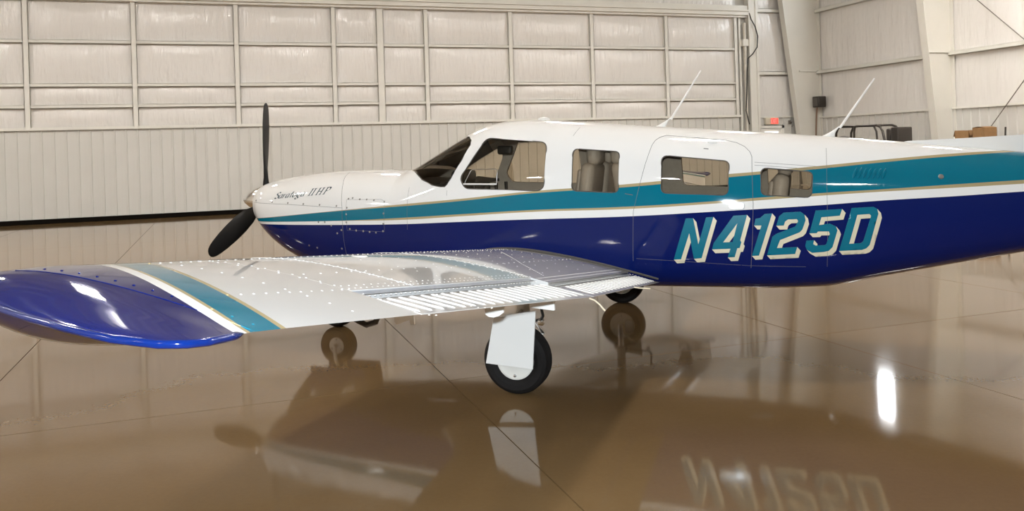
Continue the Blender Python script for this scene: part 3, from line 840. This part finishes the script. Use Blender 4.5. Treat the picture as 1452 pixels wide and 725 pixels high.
def build_wing(side):
    fix = (lambda b: b) if side < 0 else (lambda b: b.mirror_y())
    b = MB()
    b.loft([wing_ring(y, hinge(min(y, 2.69))) for y in (.35, .5, .6, .7, .8, .9, 1.0, 1.3, 1.7, 2.1, 2.4, 2.69)])
    b.loft([wing_ring(y, hinge(y)) for y in (2.691, 2.9, 3.2, 3.6, 4.0, 4.375)])
    b.loft([wing_ring(y, None) for y in (4.376, 4.6, 4.8, 4.95, 5.05, 5.13, 5.19)])
    wing = fix(b).build('wing', M['wingpaint'], plane, smooth=35)
    b = MB(); b.loft([wing_ring(y, None) for y in (5.192, 5.22, 5.25, 5.28, 5.31, 5.34, 5.37, 5.40, 5.43, 5.46, 5.485, 5.505, 5.52, 5.532, 5.54, 5.543)])
    fix(b).build('wing_tip', M['wingpaint'], wing, smooth=35)
    edge = [(ip(TEX, y), -y, ip(ZT, y)) for y in np.linspace(5.25, 5.53, 16)] + [(ip(LEX, y), -y, ip(ZL, y)) for y in np.linspace(5.535, 5.06, 24)]
    b = MB(); b.tube(edge, [.002, .006, .009] + [.011] * (len(edge) - 5) + [.008, .003], 8); fix(b).build('tip_edge', M['tipblue'], wing, smooth=60)
    # flap and aileron
    def surface(name, y0, y1, gap, drop, beads, spacing):
        b = MB(); rg = []
        for y in np.linspace(y0, y1, 9):
            h = hinge(min(max(y, 0), 2.69)) if y1 < 2.7 else hinge(max(y, 2.70)); x0 = h + gap; te = ip(TEX, y)
            up_, lo_ = [], []
            for t in (0, .02, .06, .12, .25, .5, .8, 1):
                X = x0 + (te - x0) * t
                zu, zl = zup(X, y) - drop * (1 - t), zlo(X, y); mid = (zu + zl) / 2
                s = min(1, (1 - (1 - min(1, t / .12)) ** 2) ** .5) if t < .12 else 1
                up_.append((X, -y, mid + (zu - mid) * s + (.0015 if t == 1 else 0))); lo_.append((X, -y, mid + (zl - mid) * s - (.0015 if t == 1 else 0)))
            rg.append(up_[::-1] + lo_[1:])
        b.loft(rg); o = fix(b).build(name, M['wingpaint'], wing, smooth=35)
        b = MB(); y = y0 + spacing * .6
        while y < y1 - spacing * .4:
            h = hinge(min(y, 2.69)) if y1 < 2.7 else hinge(max(y, 2.70)); xa, xb = h + gap + .040, ip(TEX, y) - .024
            rings_ = []
            for t in (0, .06, .3, .6, .94, 1):
                X = xa + (xb - xa) * t; te = ip(TEX, y); x0 = h + gap
                z = zup(X, y) - drop * (1 - (X - x0) / (te - x0)); k = 0.15 if t in (0, 1) else 1
                rings_.append([(X, -y + .0075 * c * (.5 + .5 * k), z - .002 + .0075 * s_ * k) for c, s_ in ((-1, 0), (-.7, .7), (0, 1), (.7, .7), (1, 0))])
            b.loft(rings_, cap=False, closed=False); y += spacing
        fix(b).build('stiffening_beads', M['bead'], o, smooth=70)
        return o
    flap = surface('flap', Y_FLAP[0], Y_FLAP[1], .016, .014, True, .095)
    ail = surface('aileron', Y_AIL0 + .004, Y_AIL1 - .004, .032, .018, True, .083)
    for nm, ya, yb, da, db, m_ in (('aileron_slot_shade', Y_AIL0 + .03, Y_AIL1 - .01, -.002, .046, M['slotshade']), ('flap_slot_shade', .62, 2.66, -.002, .020, M['seam'])):  # strips laid in the hinge slots, their colour standing in for shade
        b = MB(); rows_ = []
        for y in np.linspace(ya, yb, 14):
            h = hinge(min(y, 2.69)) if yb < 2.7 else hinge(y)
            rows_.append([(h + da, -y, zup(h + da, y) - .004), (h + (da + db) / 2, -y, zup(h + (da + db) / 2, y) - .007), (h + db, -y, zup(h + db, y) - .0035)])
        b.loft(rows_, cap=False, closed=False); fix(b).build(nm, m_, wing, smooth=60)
    # rivet rows
    b = MB()
    def rivet(X, y, r=.0058):
        e = .01; zx = (zup(X + e, y) - zup(X - e, y)) / (2 * e); zy = (zup(X, y + e) - zup(X, y - e)) / (2 * e)
        dome(b, (X, -y, zup(X, y)), (-zx, zy, 1), r, .45)
    def row(p0, p1, step, r=.0058):
        L_ = math.hypot(p1[0] - p0[0], p1[1] - p0[1]); n = int(L_ / step)
        for k in range(n + 1): t = k / max(n, 1); rivet(p0[0] + (p1[0] - p0[0]) * t, p0[1] + (p1[1] - p0[1]) * t, r)
    row((-.36, .8), (-.36, 2.7), .05); row((-.36, 2.7), (-.30, 4.7), .055)
    row((-.30, .75), (-.30, 2.6), .085)
    row((.16, 2.75), (.08, 4.3), .11); row((.17, .8), (.17, 2.6), .10)
    row((.545, .70), (.545, 2.66), .026, .0045); row((.50, .70), (.50, 2.66), .026, .0045)
    row((.448, 2.74), (.305, 4.34), .038, .005); row((.405, 2.74), (.27, 4.34), .05, .005)
    row((.31, 4.4), (.235, 4.95), .055)
    for y in (1.05, 1.5, 1.95, 2.3): row((-.3, y), (.5, y), .075, .005)
    for y in (2.66, 2.73): row((-.4, y), (.46, y), .045)
    for y in (3.1, 3.5): row((-.33, y), (.38, y), .09, .005)
    for y in (3.90, 3.935): row((-.36, y), (.34, y), .042)
    row((-.3, 4.36), (.5, 4.36), .06); row((-.32, 4.42), (.3, 4.38), .08)
    row((-.18, 1.39), (.215, 2.08), .035, .005); row((.215, 2.08), (.465, 2.43), .035, .005)
    row((-.3, 5.14), (.47, 5.14), .07)
    row((-.2, 4.65), (.5, 4.65), .085)
    fix(b).build('wing_rivets', M['wingpaint'], wing, smooth=60)['kind'] = 'stuff'
    b = MB()                                              # rivets along the control surfaces
    def rv2(X, y, drop_): dome(b, (X, -y, zup(X, y) - drop_), (0, 0, 1), .005, .45)
    y = 2.74
    while y < 4.34: rv2(hinge(y) + .052, y, .008); y += .036
    y = .64
    while y < 2.66: rv2(hinge(y) + .034, y, .009); y += .036
    for k in range(9): rv2(.44 + k * .028, 4.345, .003); rv2(.60 + k * .024, .63, .004); rv2(.50 + k * .03, 3.98, -.006)
    fix(b).build('control_rivets', M['white'], wing, smooth=60)['kind'] = 'stuff'
    # seams
    for pts in ([(x, 5.192) for x in np.linspace(-.36, .50, 20)][::1], [(x, 2.695) for x in np.linspace(-.5, .46, 20)], [(x, 3.918) for x in np.linspace(-.45, .36, 20)]):
        b = MB(); b.tube([(x, -y, zup(x, y)) for x, y in pts], .0016, 5); fix(b).build('skin_seam', M['wingpaint'], wing)
    b = MB(); b.lathe([(.0, .004), (.04, .003), (.045, -.003)], axisM((-.25, -3.3, zup(-.25, 3.3)), (0, .1, 1)), 24); fix(b).build('fuel_cap', M['white'], wing)
    # hinge brackets and fittings underneath
    def plate(pts, y, th, m, name):
        bb = MB(); bb.prism(pts, y - th / 2, y + th / 2, Matrix(((1, 0, 0, 0), (0, 0, -1, 0), (0, 1, 0, 0), (0, 0, 0, 1)))); fix(bb).build(name, m, wing, smooth=30)
    plate([(.40, .925), (.50, .925), (.50, .856), (.475, .838), (.444, .829), (.42, .832), (.402, .843)], 3.2, .012, M['white'], 'hinge_bracket')
    plate([(.44, .85), (.605, .85), (.607, .772), (.60, .770), (.47, .782)], 2.68, .015, M['white'], 'hinge_bracket')
    plate([(.42, 1.07), (.50, 1.07), (.505, 1.003), (.49, 1.0), (.485, 1.02), (.43, 1.0), (.42, 1.01)], 4.2, .012, M['chrome'], 'hinge_bracket')
    bb = MB(); bb.tube([(.22, -4.2, 1.06), (.25, -4.2, 1.01), (.295, -4.2, .992), (.335, -4.2, 1.005), (.36, -4.2, 1.055)], .012, 8); fix(bb).build('tie_down_ring', M['cartframe'], wing)
    for pth in ([(.814, -2.72, .850), (.84, -2.71, .838), (.864, -2.70, .815), (.894, -2.70, .781)], [(.82, -1.55, .716), (.86, -1.56, .714), (.93, -1.56, .712)]):
        bb = MB(); bb.tube(pth, .0045, 6); fix(bb).build('static_wick', M['wick'], wing)
    # root fillet strip
    return wing
wing_port = build_wing(-1); wing_port['label'] = 'near wing with teal stripe and navy tip'
wing_star = build_wing(1); wing_star['label'] = 'far wing hidden behind the fuselage'
for sgn in (-1, 1):
    b = MB(); pts = []
    for x in np.linspace(-.78, .80, 40):
        z = zup(x, .61); pts.append((x, sgn * (sideY(x, z) + .004), z + .004))
    b.tube(pts, .010, 6); b.build('root_seal', M['gasket'], plane)

# ---- landing gear
def wheel(parent, cx, cy, cz, R, wd, hubr, tname='tire'):
    Mx = axisM((cx, cy, cz), (0, -1, 0))
    h = wd / 2
    prof = [(hubr, -h * .62), (hubr + .012, -h * .72), (R * .72, -h * .95), (R * .86, -h * .98), (R * .955, -h * .78), (R * .985, -h * .5)]
    for g in (-.42, -.14, .14, .42):
        prof += [(R * .995, h * (g - .12)), (R, h * (g - .08)), (R, h * (g + .08)), (R * .995, h * (g + .1)), (R * .972, h * (g + .12)), (R * .972, h * (g + .16))]
    prof = prof[:-2] + [(R * .985, h * .56), (R * .955, h * .78), (R * .86, h * .98), (R * .72, h * .95), (hubr + .012, h * .72), (hubr, h * .62)]
    b = MB(); b.lathe(prof, Mx, 48); t = b.build(tname, M['rubber'], parent, smooth=30)
    b = MB(); b.lathe([(hubr * .25, -h * .7), (hubr * .3, -h * .6), (hubr * .95, -h * .55), (hubr + .004, -h * .66), (hubr + .004, h * .74), (hubr * .97, h * .79), (hubr * .9, h * .77), (hubr * .3, h * .77), (hubr * .25, h * .82), (0, h * .83)], Mx, 36)
    wv = b.build('wheel_hub', M['hub'], parent, smooth=40)
    for k in range(3):
        g = 2 * math.pi * k / 3 + .5
        bb = MB(); bb.lathe([(.0, .012), (.009, .010), (.01, 0)], axisM((cx + math.cos(g) * hubr * .8, cy - h * .77, cz + math.sin(g) * hubr * .8), (0, -1, 0)), 10); bb.build('hub_bolt', M['steel'], parent)
def main_gear(s):
    root = empty('main_landing_gear', parent=plane)
    R = .232
    Y0 = s * 1.69
    wheel(root, .03, Y0, R, R, .165, .128)
    b = MB(); yi = s * 1.545
    b.tube([(.03, Y0 * .98, R), (.03, yi, R)], .022, 12); b.build('axle', M['steel'], root)
    b = MB(); b.tube([(.03, yi, R - .03), (.03, yi, .46)], .028, 14); b.build('oleo_piston', M['chrome'], root)
    b = MB(); b.tube([(.03, yi, .44), (.03, yi, .78)], .045, 14); b.build('oleo_cylinder', M['white'], root)
    b = MB(); b.tube([(.06, yi, .30), (.17, yi, .38), (.07, yi, .50)], .012, 8); b.build('torque_link', M['white'], root)
    b = MB(); b.tube([(.05, yi, .62), (.05, s * 1.2, .70)], .02, 10); b.build('side_brace', M['white'], root)
    b = MB(); b.bevel_box((.07, min(s * 1.56, s * 1.62), .16), (.16, max(s * 1.56, s * 1.62), .30), .015); b.build('brake_caliper', M['steel'], root)
    poly = [(-.161, .217), (.172, .193), (.205, .585), (.0, .552), (-.03, .535), (-.095, .528)]
    b = MB(); Mp = Matrix(((1, 0, 0, 0), (0, 0, s, 0), (0, 1, 0, 0), (0, 0, 0, 1))); b.prism(poly, 1.795, 1.807, Mp); b.build('gear_door', M['white'], root, smooth=0)
    b = MB(); b.tube([(.03, s * 1.60, .42), (.03, s * 1.795, .40)], .012, 8); b.tube([(.03, s * 1.58, .54), (.03, s * 1.795, .52)], .012, 8); b.build('door_link', M['steel'], root)
    b = MB(); b.tube([(.27, s * 1.9, .72), (.278, s * 1.9, .611), (.281, s * 1.88, .57), (.251, s * 1.84, .536), (.18, s * 1.7, .5), (.06, yi, .46)], .010, 8); b.build('brake_hose', M['hoseblk'], root)
    b = MB(); b.bevel_box((.235, min(s * 1.83, s * 1.87), .50), (.275, max(s * 1.83, s * 1.87), .54), .01); b.build('hose_clamp', M['chrome'], root)
main_gear(-1); main_gear(1)
ng = empty('nose_landing_gear', parent=plane)
wheel(ng, -2.41, 0, .18, .18, .13, .075)
b = MB(); 
for s in (-1, 1): b.tube([(-2.41, s * .085, .18), (-2.40, s * .085, .30), (-2.38, s * .05, .42), (-2.37, 0, .45)], .018, 10)
b.tube([(-2.41, -.1, .18), (-2.41, .1, .18)], .014, 10); b.build('nose_fork', M['white'], ng)
b = MB(); b.tube([(-2.37, 0, .43), (-2.33, 0, .85)], .034, 14); b.build('oleo_strut', M['steel'], ng)
b = MB(); b.tube([(-2.36, 0, .46), (-2.26, 0, .52), (-2.35, 0, .60)], .012, 8); b.build('torque_link', M['white'], ng)
for s in (-1, 1):
    b = MB(); b.prism([(-2.62, .36), (-2.06, .36), (-2.02, .60), (-2.66, .60)], .16, .168, Matrix(((1, 0, 0, 0), (0, 0, s, 0), (0, 1, 0, 0), (0, 0, 0, 1)))); b.build('nose_gear_door', M['navy'], ng, smooth=0)

# ---- propeller
PX, PZ = -3.20, 1.237
pr_ = empty('propeller', (PX, 0, PZ), parent=plane)
b = MB(); b.lathe([(.0, .265), (.018, .258), (.04, .235), (.075, .18), (.11, .11), (.14, .03), (.158, -.04), (.165, -.085), (.15, -.088)], axisM((0, 0, 0), (-1, 0, 0)), 40)
b.build('spinner', M['chrome'], pr_, smooth=50)
def blade(theta):
    b = MB(); rg = []
    c, s = math.cos(theta), math.sin(theta)
    rad = Vector((0, s, c)); tan = Vector((0, c, -s)); axx = Vector((-1, 0, 0))
    for r, ch, th, be in ((.10, .075, .07, 60), (.16, .075, .06, 50), (.22, .10, .045, 40), (.32, .15, .032, 26), (.45, .178, .024, 20), (.60, .182, .018, 16), (.75, .168, .014, 13), (.85, .145, .011, 12), (.91, .122, .009, 11), (.945, .095, .008, 11), (.965, .06, .006, 11), (.973, .02, .004, 11)):
        be = math.radians(be); cv = tan * math.cos(be) + axx * math.sin(be); nv = axx * math.cos(be) - tan * math.sin(be)
        P_ = []
        for j in range(14):
            g = 2 * math.pi * j / 14
            P_.append(rad * r + cv * (math.cos(g) * ch / 2) + nv * (math.sin(g) * th / 2 * (1 - .3 * math.cos(g))))
        rg.append(P_)
    b.loft(rg); return b.build('propeller_blade', M['propblack'], pr_, smooth=60)
for a in (3, -117, 123): blade(math.radians(a))
for s in (-1, 1):
    b = MB(); b.lathe([(0, .004), (.075, .004), (.08, 0)], axisM((-3.170, s * .17, 1.17), (-1, s * .25, 0)), 24); b.build('air_inlet', M['black'], plane)
b = MB(); b.tube([(-2.25, -.22, .62), (-2.2, -.23, .54), (-2.1, -.23, .49)], .035, 12); b.build('exhaust_pipe', M['steel'], plane)

# ---- tail
fin = MB()
prof = [(2.50, 1.60), (2.66, 1.634), (3.05, 1.643), (3.45, 1.657), (3.72, 1.72), (3.85, 1.80), (4.28, 2.52), (4.34, 2.57), (4.62, 2.59), (4.68, 2.58), (4.72, 1.36), (3.8, 1.40), (3.0, 1.50)]
def fin_loft(poly, yw):
    n = len(poly); cx = sum(p[0] for p in poly) / n; cz = sum(p[1] for p in poly) / n
    b = MB(); rg = []
    for f, yy in ((1, 0.0), (1, yw * .55), (.997, yw * .8)):
        rg.append([(cx + (x - cx) * f, yy, cz + (z - cz) * f) for x, z in poly])
    both = [[(x, -y, z) for x, y, z in r] for r in rg[::-1]] + rg[1:]
    b.loft(both); return b
fin_loft(prof, .035).build('vertical_fin', M['white'], plane, smooth=50)
fin_loft([(4.70, 1.30), (4.70, 2.58), (4.95, 2.58), (5.12, 1.30)], .03).build('rudder', M['white'], plane, smooth=50)
b = MB(); rg = []
for y in np.linspace(-1.97, 1.97, 15):
    t = abs(y) / 1.97; ch = .80 - .12 * t; x0 = 4.25 + .10 * t ** 2 + (.12 if t > .99 else 0); ch -= (.15 if t > .99 else 0)
    q = cosd(12); th = .09 if t < .99 else .03
    rg.append([(x0 + ch * c, y, 1.42 + ch * yth(c, th)) for c in q[::-1]] + [(x0 + ch * c, y, 1.42 - ch * yth(c, th)) for c in q[1:]])
b.loft(rg); b.build('stabilator', M['white'], plane, smooth=40)

# ---- cabin
b = MB(); fl_w = lambda x: sideY(x, .66) - .05
b.loft([[(x, -fl_w(x), .66), (x, fl_w(x), .66), (x, fl_w(x), .68), (x, -fl_w(x), .68)] for x in (-1.3, -.5, .5, 1.2, 1.6, 2.0)]); b.build('cabin_floor', M['interior'], plane, smooth=0)
b = MB(); b.loft([[(x, y, z) for x, y, z in ring(x, 40, .04)] for x in (2.02, 2.05)]); b.build('baggage_bulkhead', M['interior'], plane)
b = MB(); b.loft([[(x, y, min(z, 1.40)) for x, y, z in ring(x, 40, .045)] for x in (-1.05, -1.0)]); b.build('instrument_panel', M['black'], plane)
gl_ = MB(); gl_.loft([[(x, -sideY(x, 1.36) + .05, 1.385), (x, 0, 1.43), (x, sideY(x, 1.36) - .05, 1.385), (x, sideY(x, 1.36) - .05, 1.36), (x, -sideY(x, 1.36) + .05, 1.36)] for x in (-1.42, -1.2, -.90)]); gl_.build('glareshield', M['black'], plane, smooth=30)
for s in (-1, 1):
    yk = empty('control_yoke', parent=plane)
    b = MB(); b.tube([(-1.0, s * .27, 1.22), (-.78, s * .27, 1.22)], .014, 10); b.build('yoke_shaft', M['chrome'], yk)
    b = MB(); b.tube([(-.78, s * .27 - .13, 1.36), (-.78, s * .27 - .14, 1.24), (-.78, s * .27 - .05, 1.20), (-.78, s * .27 + .05, 1.20), (-.78, s * .27 + .14, 1.24), (-.78, s * .27 + .13, 1.36)], .016, 10); b.build('yoke_handle', M['black'], yk)
    b = MB(); b.bevel_box((-.82, s * .27 - .06, 1.17), (-.77, s * .27 + .06, 1.26), .02); b.build('yoke_hub', M['black'], yk)
def seat(x, y, facing, name='cabin_seat'):
    root = empty(name, (x, y, .68 if x < 1.5 else .56), 0 if facing > 0 else math.pi, parent=plane)      # facing > 0: looks forward (-X)
    b = MB(); b.bevel_box((-.48, -.22, .16), (.0, .22, .30), .05); b.build('seat_cushion', M['leather'], root)
    b = MB(); b.bevel_box((-.07, -.22, .25), (.05, .22, .86), .05, M=Matrix.Translation((.02, 0, 0)) @ Matrix.Rotation(math.radians(8), 4, 'Y'))
    for q in (-1, 1): b.bevel_box((-.10, q * .13 - .05, .32), (-.05, q * .13 + .05, .80), .03, M=Matrix.Translation((.02, 0, 0)) @ Matrix.Rotation(math.radians(8), 4, 'Y'))
    b.build('seat_back', M['leather'], root)
    b = MB(); b.bevel_box((.09, -.135, .83), (.21, .135, 1.0), .06); b.build('headrest', M['leather'], root)
    b = MB(); b.box((-.42, -.2, .0), (-.38, .2, .16)); b.box((-.1, -.2, .0), (-.06, .2, .16)); b.build('seat_base', M['black'], root, smooth=0)
for s in (-1, 1):
    seat(.12, s * .27, 1); seat(.62, s * .27, -1); seat(1.62, s * .20, 1)
b = MB(); b.bevel_box((-.70, -.035, 1.62), (-.56, .035, 1.70), .02); b.build('compass', M['black'], plane)
b = MB(); b.bevel_box((-.98, -.46, 1.38), (-.86, -.12, 1.50), .04); b.build('glareshield_hood', M['black'], plane)
# little openable storm window in the pilot's pane
b = MB(); sw = rounded([(-.735, 1.505), (-.50, 1.505), (-.50, 1.375), (-.80, 1.380)], .025)
b.tube([on_skin(p, -.010) for p in sw], .0035, 5, closed=True); b.build('storm_window_frame', M['steel'], fus)
b = MB(); b.tube([on_skin((-.80 + .3 * t, 1.385 - .005 * t), -.006) for t in np.linspace(0, 1, 8)], .007, 6); b.build('storm_window_sill', M['rodwhite'], fus)

# ------------------------------------------------------------------ things at the back of the hangar
b = MB(); b.box((18.74, VW - .06, 0), (18.84, VW + .05, 2.24)); b.box((19.74, VW - .06, 0), (19.84, VW + .05, 2.24)); b.box((18.74, VW - .06, 2.14), (19.84, VW + .05, 2.24))
d1 = tag(b.build('door_1', M['doorwhite'], smooth=0), 'white personnel door beneath the red exit sign', 'door', kind='structure')
b = MB(); b.box((18.85, VW - .02, .01), (19.73, VW + .03, 2.13)); b.build('door_panel', M['doorwhite'], d1, smooth=0)
b = MB(); b.box((19.0, VW - .035, 1.25), (19.58, VW - .02, 2.02)); b.build('door_glass', M['doorglow'], d1, smooth=0)
b = MB(); b.tube([(19.62, VW - .02, 1.0), (19.62, VW - .09, 1.0), (19.50, VW - .09, 1.0)], .012, 8); b.build('door_handle', M['steel'], d1)
sg = empty('exit_sign', (19.30, VW - .04, 2.40)); tag(sg, 'lit red exit sign above the white door', 'exit sign')
b = MB(); b.bevel_box((-.29, -.07, -.13), (.29, .03, .13), .02); b.build('sign_housing', M['signhousing'], sg)
b = MB(); b.box((-.08, -.078, -.10), (.24, -.07, .11)); b.build('sign_face', M['red'], sg, smooth=0)
def bars(o, L):
    b = MB()
    for x0, x1, z0, z1 in L: b.box((x0, -.084, z0), (x1, -.078, z1))
    b.build('sign_letter', M['doorwhite'], sg, smooth=0)
t_ = .012
bars(sg, [(-.065, -.053, -.07, .08), (-.065, -.015, .068, .08), (-.065, -.025, 0, .012), (-.065, -.015, -.07, -.058)])
b = MB()
for a, c in (((.0, -.07), (.05, .08)), ((.05, -.07), (.0, .08))): b.tube([(a[0], -.081, a[1]), (c[0], -.081, c[1])], .006, 4)
b.build('sign_letter', M['doorwhite'], sg, smooth=0)
bars(sg, [(.075, .087, -.07, .08)]); bars(sg, [(.105, .165, .068, .08), (.129, .141, -.07, .08)])
# dark floodlight and its pipe in the corner
fd = empty('wall_floodlight', (21.05, 25.45, 2.86)); tag(fd, 'dark brown box floodlight on the corner of the right wall', 'floodlight')
b = MB(); b.bevel_box((-.22, -.05, .0), (.12, .30, .40), .03); b.build('lamp_housing', M['cartframe'], fd)
b = MB(); b.box((-.235, .0, .05), (-.22, .25, .35)); b.build('lamp_glass', M['gasket'], fd, smooth=0)
b = MB(); b.tube([(.10, .1, .2), (.20, .1, .2)], .03, 8); b.build('wall_bracket', M['cartframe'], fd)
b = MB(); b.tube([(20.78, 25.62, .0), (20.83, 25.62, 1.6), (20.88, 25.60, 2.6), (20.9, 25.55, 3.1)], .03, 8)
tag(b.build('brown_pipe', M['brownpipe']), 'thin brown pipe rising to the corner floodlight', 'pipe')
# small bracket on the liner near the door
b = MB(); b.tube([(20.12, VW - .05, 2.36), (20.12, VW - .14, 2.36), (20.12, VW - .14, 2.16)], .022, 8); b.box((20.07, VW - .05, 2.28), (20.17, VW - .01, 2.42))
tag(b.build('wall_hook', M['rod']), 'small grey hook on the ribbed liner right of the exit door', 'hook')

# utility cart with a tubular roll frame, seen over the fuselage
ct = empty('utility_cart', (17.9, 19.65, 0), math.pi / 2); tag(ct, 'utility cart with black tubular roll frame behind the fuselage', 'cart')
b = MB(); b.bevel_box((-1.25, -.62, .38), (1.25, .62, .72), .06); b.bevel_box((-1.3, -.6, .70), (-.65, .6, 1.02), .1); b.build('cart_body', M['cartpaint'], ct)
b = MB(); b.bevel_box((.55, -.62, .70), (1.35, .62, .95), .05); b.build('cargo_box', M['cartpaint'], ct)
for sx in (-.85, .85):
    for sy in (-.6, .6):
        b = MB(); b.lathe([(.1, -.1), (.26, -.1), (.29, -.07), (.29, .07), (.26, .1), (.1, .1)], axisM((sx, sy, .29), (0, 1, 0)), 28); b.build('cart_wheel', M['rubber'], ct)
def rollbar(y):
    b = MB(); b.tube([(1.12, y, .7), (1.12, y, 1.55), (1.10, y, 1.84), (1.02, y, 1.98), (.88, y, 2.03), (-.55, y, 2.02), (-.70, y, 1.97), (-.78, y, 1.85), (-.88, y, 1.45), (-.98, y, .95)], .035, 10); b.build('roll_bar', M['cartframe'], ct)
rollbar(.28); rollbar(-.28)
for y in (-.28,):
    b = MB(); b.tube([(.30, -y, 2.02), (.34, -y, 1.85), (.36, -y, .7)], .03, 8); b.build('roll_bar_post', M['cartframe'], ct)
    b = MB(); b.tube([(.16, y, 2.02), (.06, y, 1.85), (-.02, y, .7)], .03, 8); b.build('roll_bar_post', M['cartframe'], ct)
for x_ in (.88, .2, -.55):
    b = MB(); b.tube([(x_, -.28, 2.02), (x_, .28, 2.02)], .03, 8); b.build('roll_bar_cross', M['cartframe'], ct)
b = MB(); b.bevel_box((-.98, -.5, .72), (-.66, .5, 1.0), .05); b.bevel_box((-.66, -.5, .98), (-.50, -.08, 1.92), .05); b.build('seat_back', M['cartframe'], ct)
b = MB(); b.bevel_box((-1.16, -.42, .95), (-.88, .1, 1.95), .04); b.build('rear_rack_pad', M['cartframe'], ct)
b = MB(); b.tube([(.9, .25, 1.1), (.72, .25, 1.68)], .02, 8); b.lathe([(.15, -.015), (.18, 0), (.15, .015)], axisM((.72, .25, 1.69), (-.3, 0, 1)), 24); b.build('steering_wheel', M['cartframe'], ct)

# shelf with two open cardboard boxes, and a pole
sh = empty('storage_shelf', (20.62, 18.45, 0)); tag(sh, 'grey steel shelf against the right wall under the cardboard boxes', 'shelf')
for x_ in (-.28, .28):
    for y in (-.62, .62):
        b = MB(); b.box((x_ - .02, y - .02, 0), (x_ + .02, y + .02, 1.30)); b.build('shelf_post', M['rod'], sh, smooth=0)
for z in (.15, .7, 1.27):
    b = MB(); b.box((-.3, -.64, z), (.3, .64, z + .03)); b.build('shelf_board', M['rod'], sh, smooth=0)
def carton(y, wd, h, flap, label, tilt):
    r_ = empty('cardboard_box', (20.62, y, 1.30), tilt); tag(r_, label, 'box', 'cardboard boxes on the shelf')
    a = wd / 2; b = MB()
    for p, q in (((-.22, -a, 0), (-.21, a, h)), ((.21, -a, 0), (.22, a, h)), ((-.22, -a, 0), (.22, -a + .01, h)), ((-.22, a - .01, 0), (.22, a, h)), ((-.22, -a, 0), (.22, a, .01))): b.box(p, q)
    b.build('carton_body', M['cardboard'], r_, smooth=0)
    for sy in (-1, 1):
        b = MB(); e = sy * a
        b.add([(-.22, e, h), (.22, e, h), (.22, e + sy * flap[0], h + flap[1]), (-.22, e + sy * flap[0], h + flap[1]), (-.22, e, h + .006), (.22, e, h + .006), (.22, e + sy * flap[0], h + flap[1] + .006), (-.22, e + sy * flap[0], h + flap[1] + .006)],
              [(0, 1, 2, 3), (7, 6, 5, 4), (0, 4, 5, 1), (2, 6, 7, 3), (1, 5, 6, 2), (0, 3, 7, 4)]); b.build('carton_flap', M['cardboard'], r_, smooth=0)
carton(18.80, .44, .50, (.05, -.17), 'opened cardboard box with drooping flaps, nearer the steel column', .12)
carton(18.19, .42, .56, (-.16, .03), 'closed cardboard box, farther from the steel column', -.08)
b = MB(); b.tube([(20.72, 17.72, 0), (20.82, 17.68, 1.86)], [.02, .024], 10)
tag(b.build('dark_pole', M['cartframe']), 'dark pole leaning on the right wall beside the cardboard boxes', 'pole')
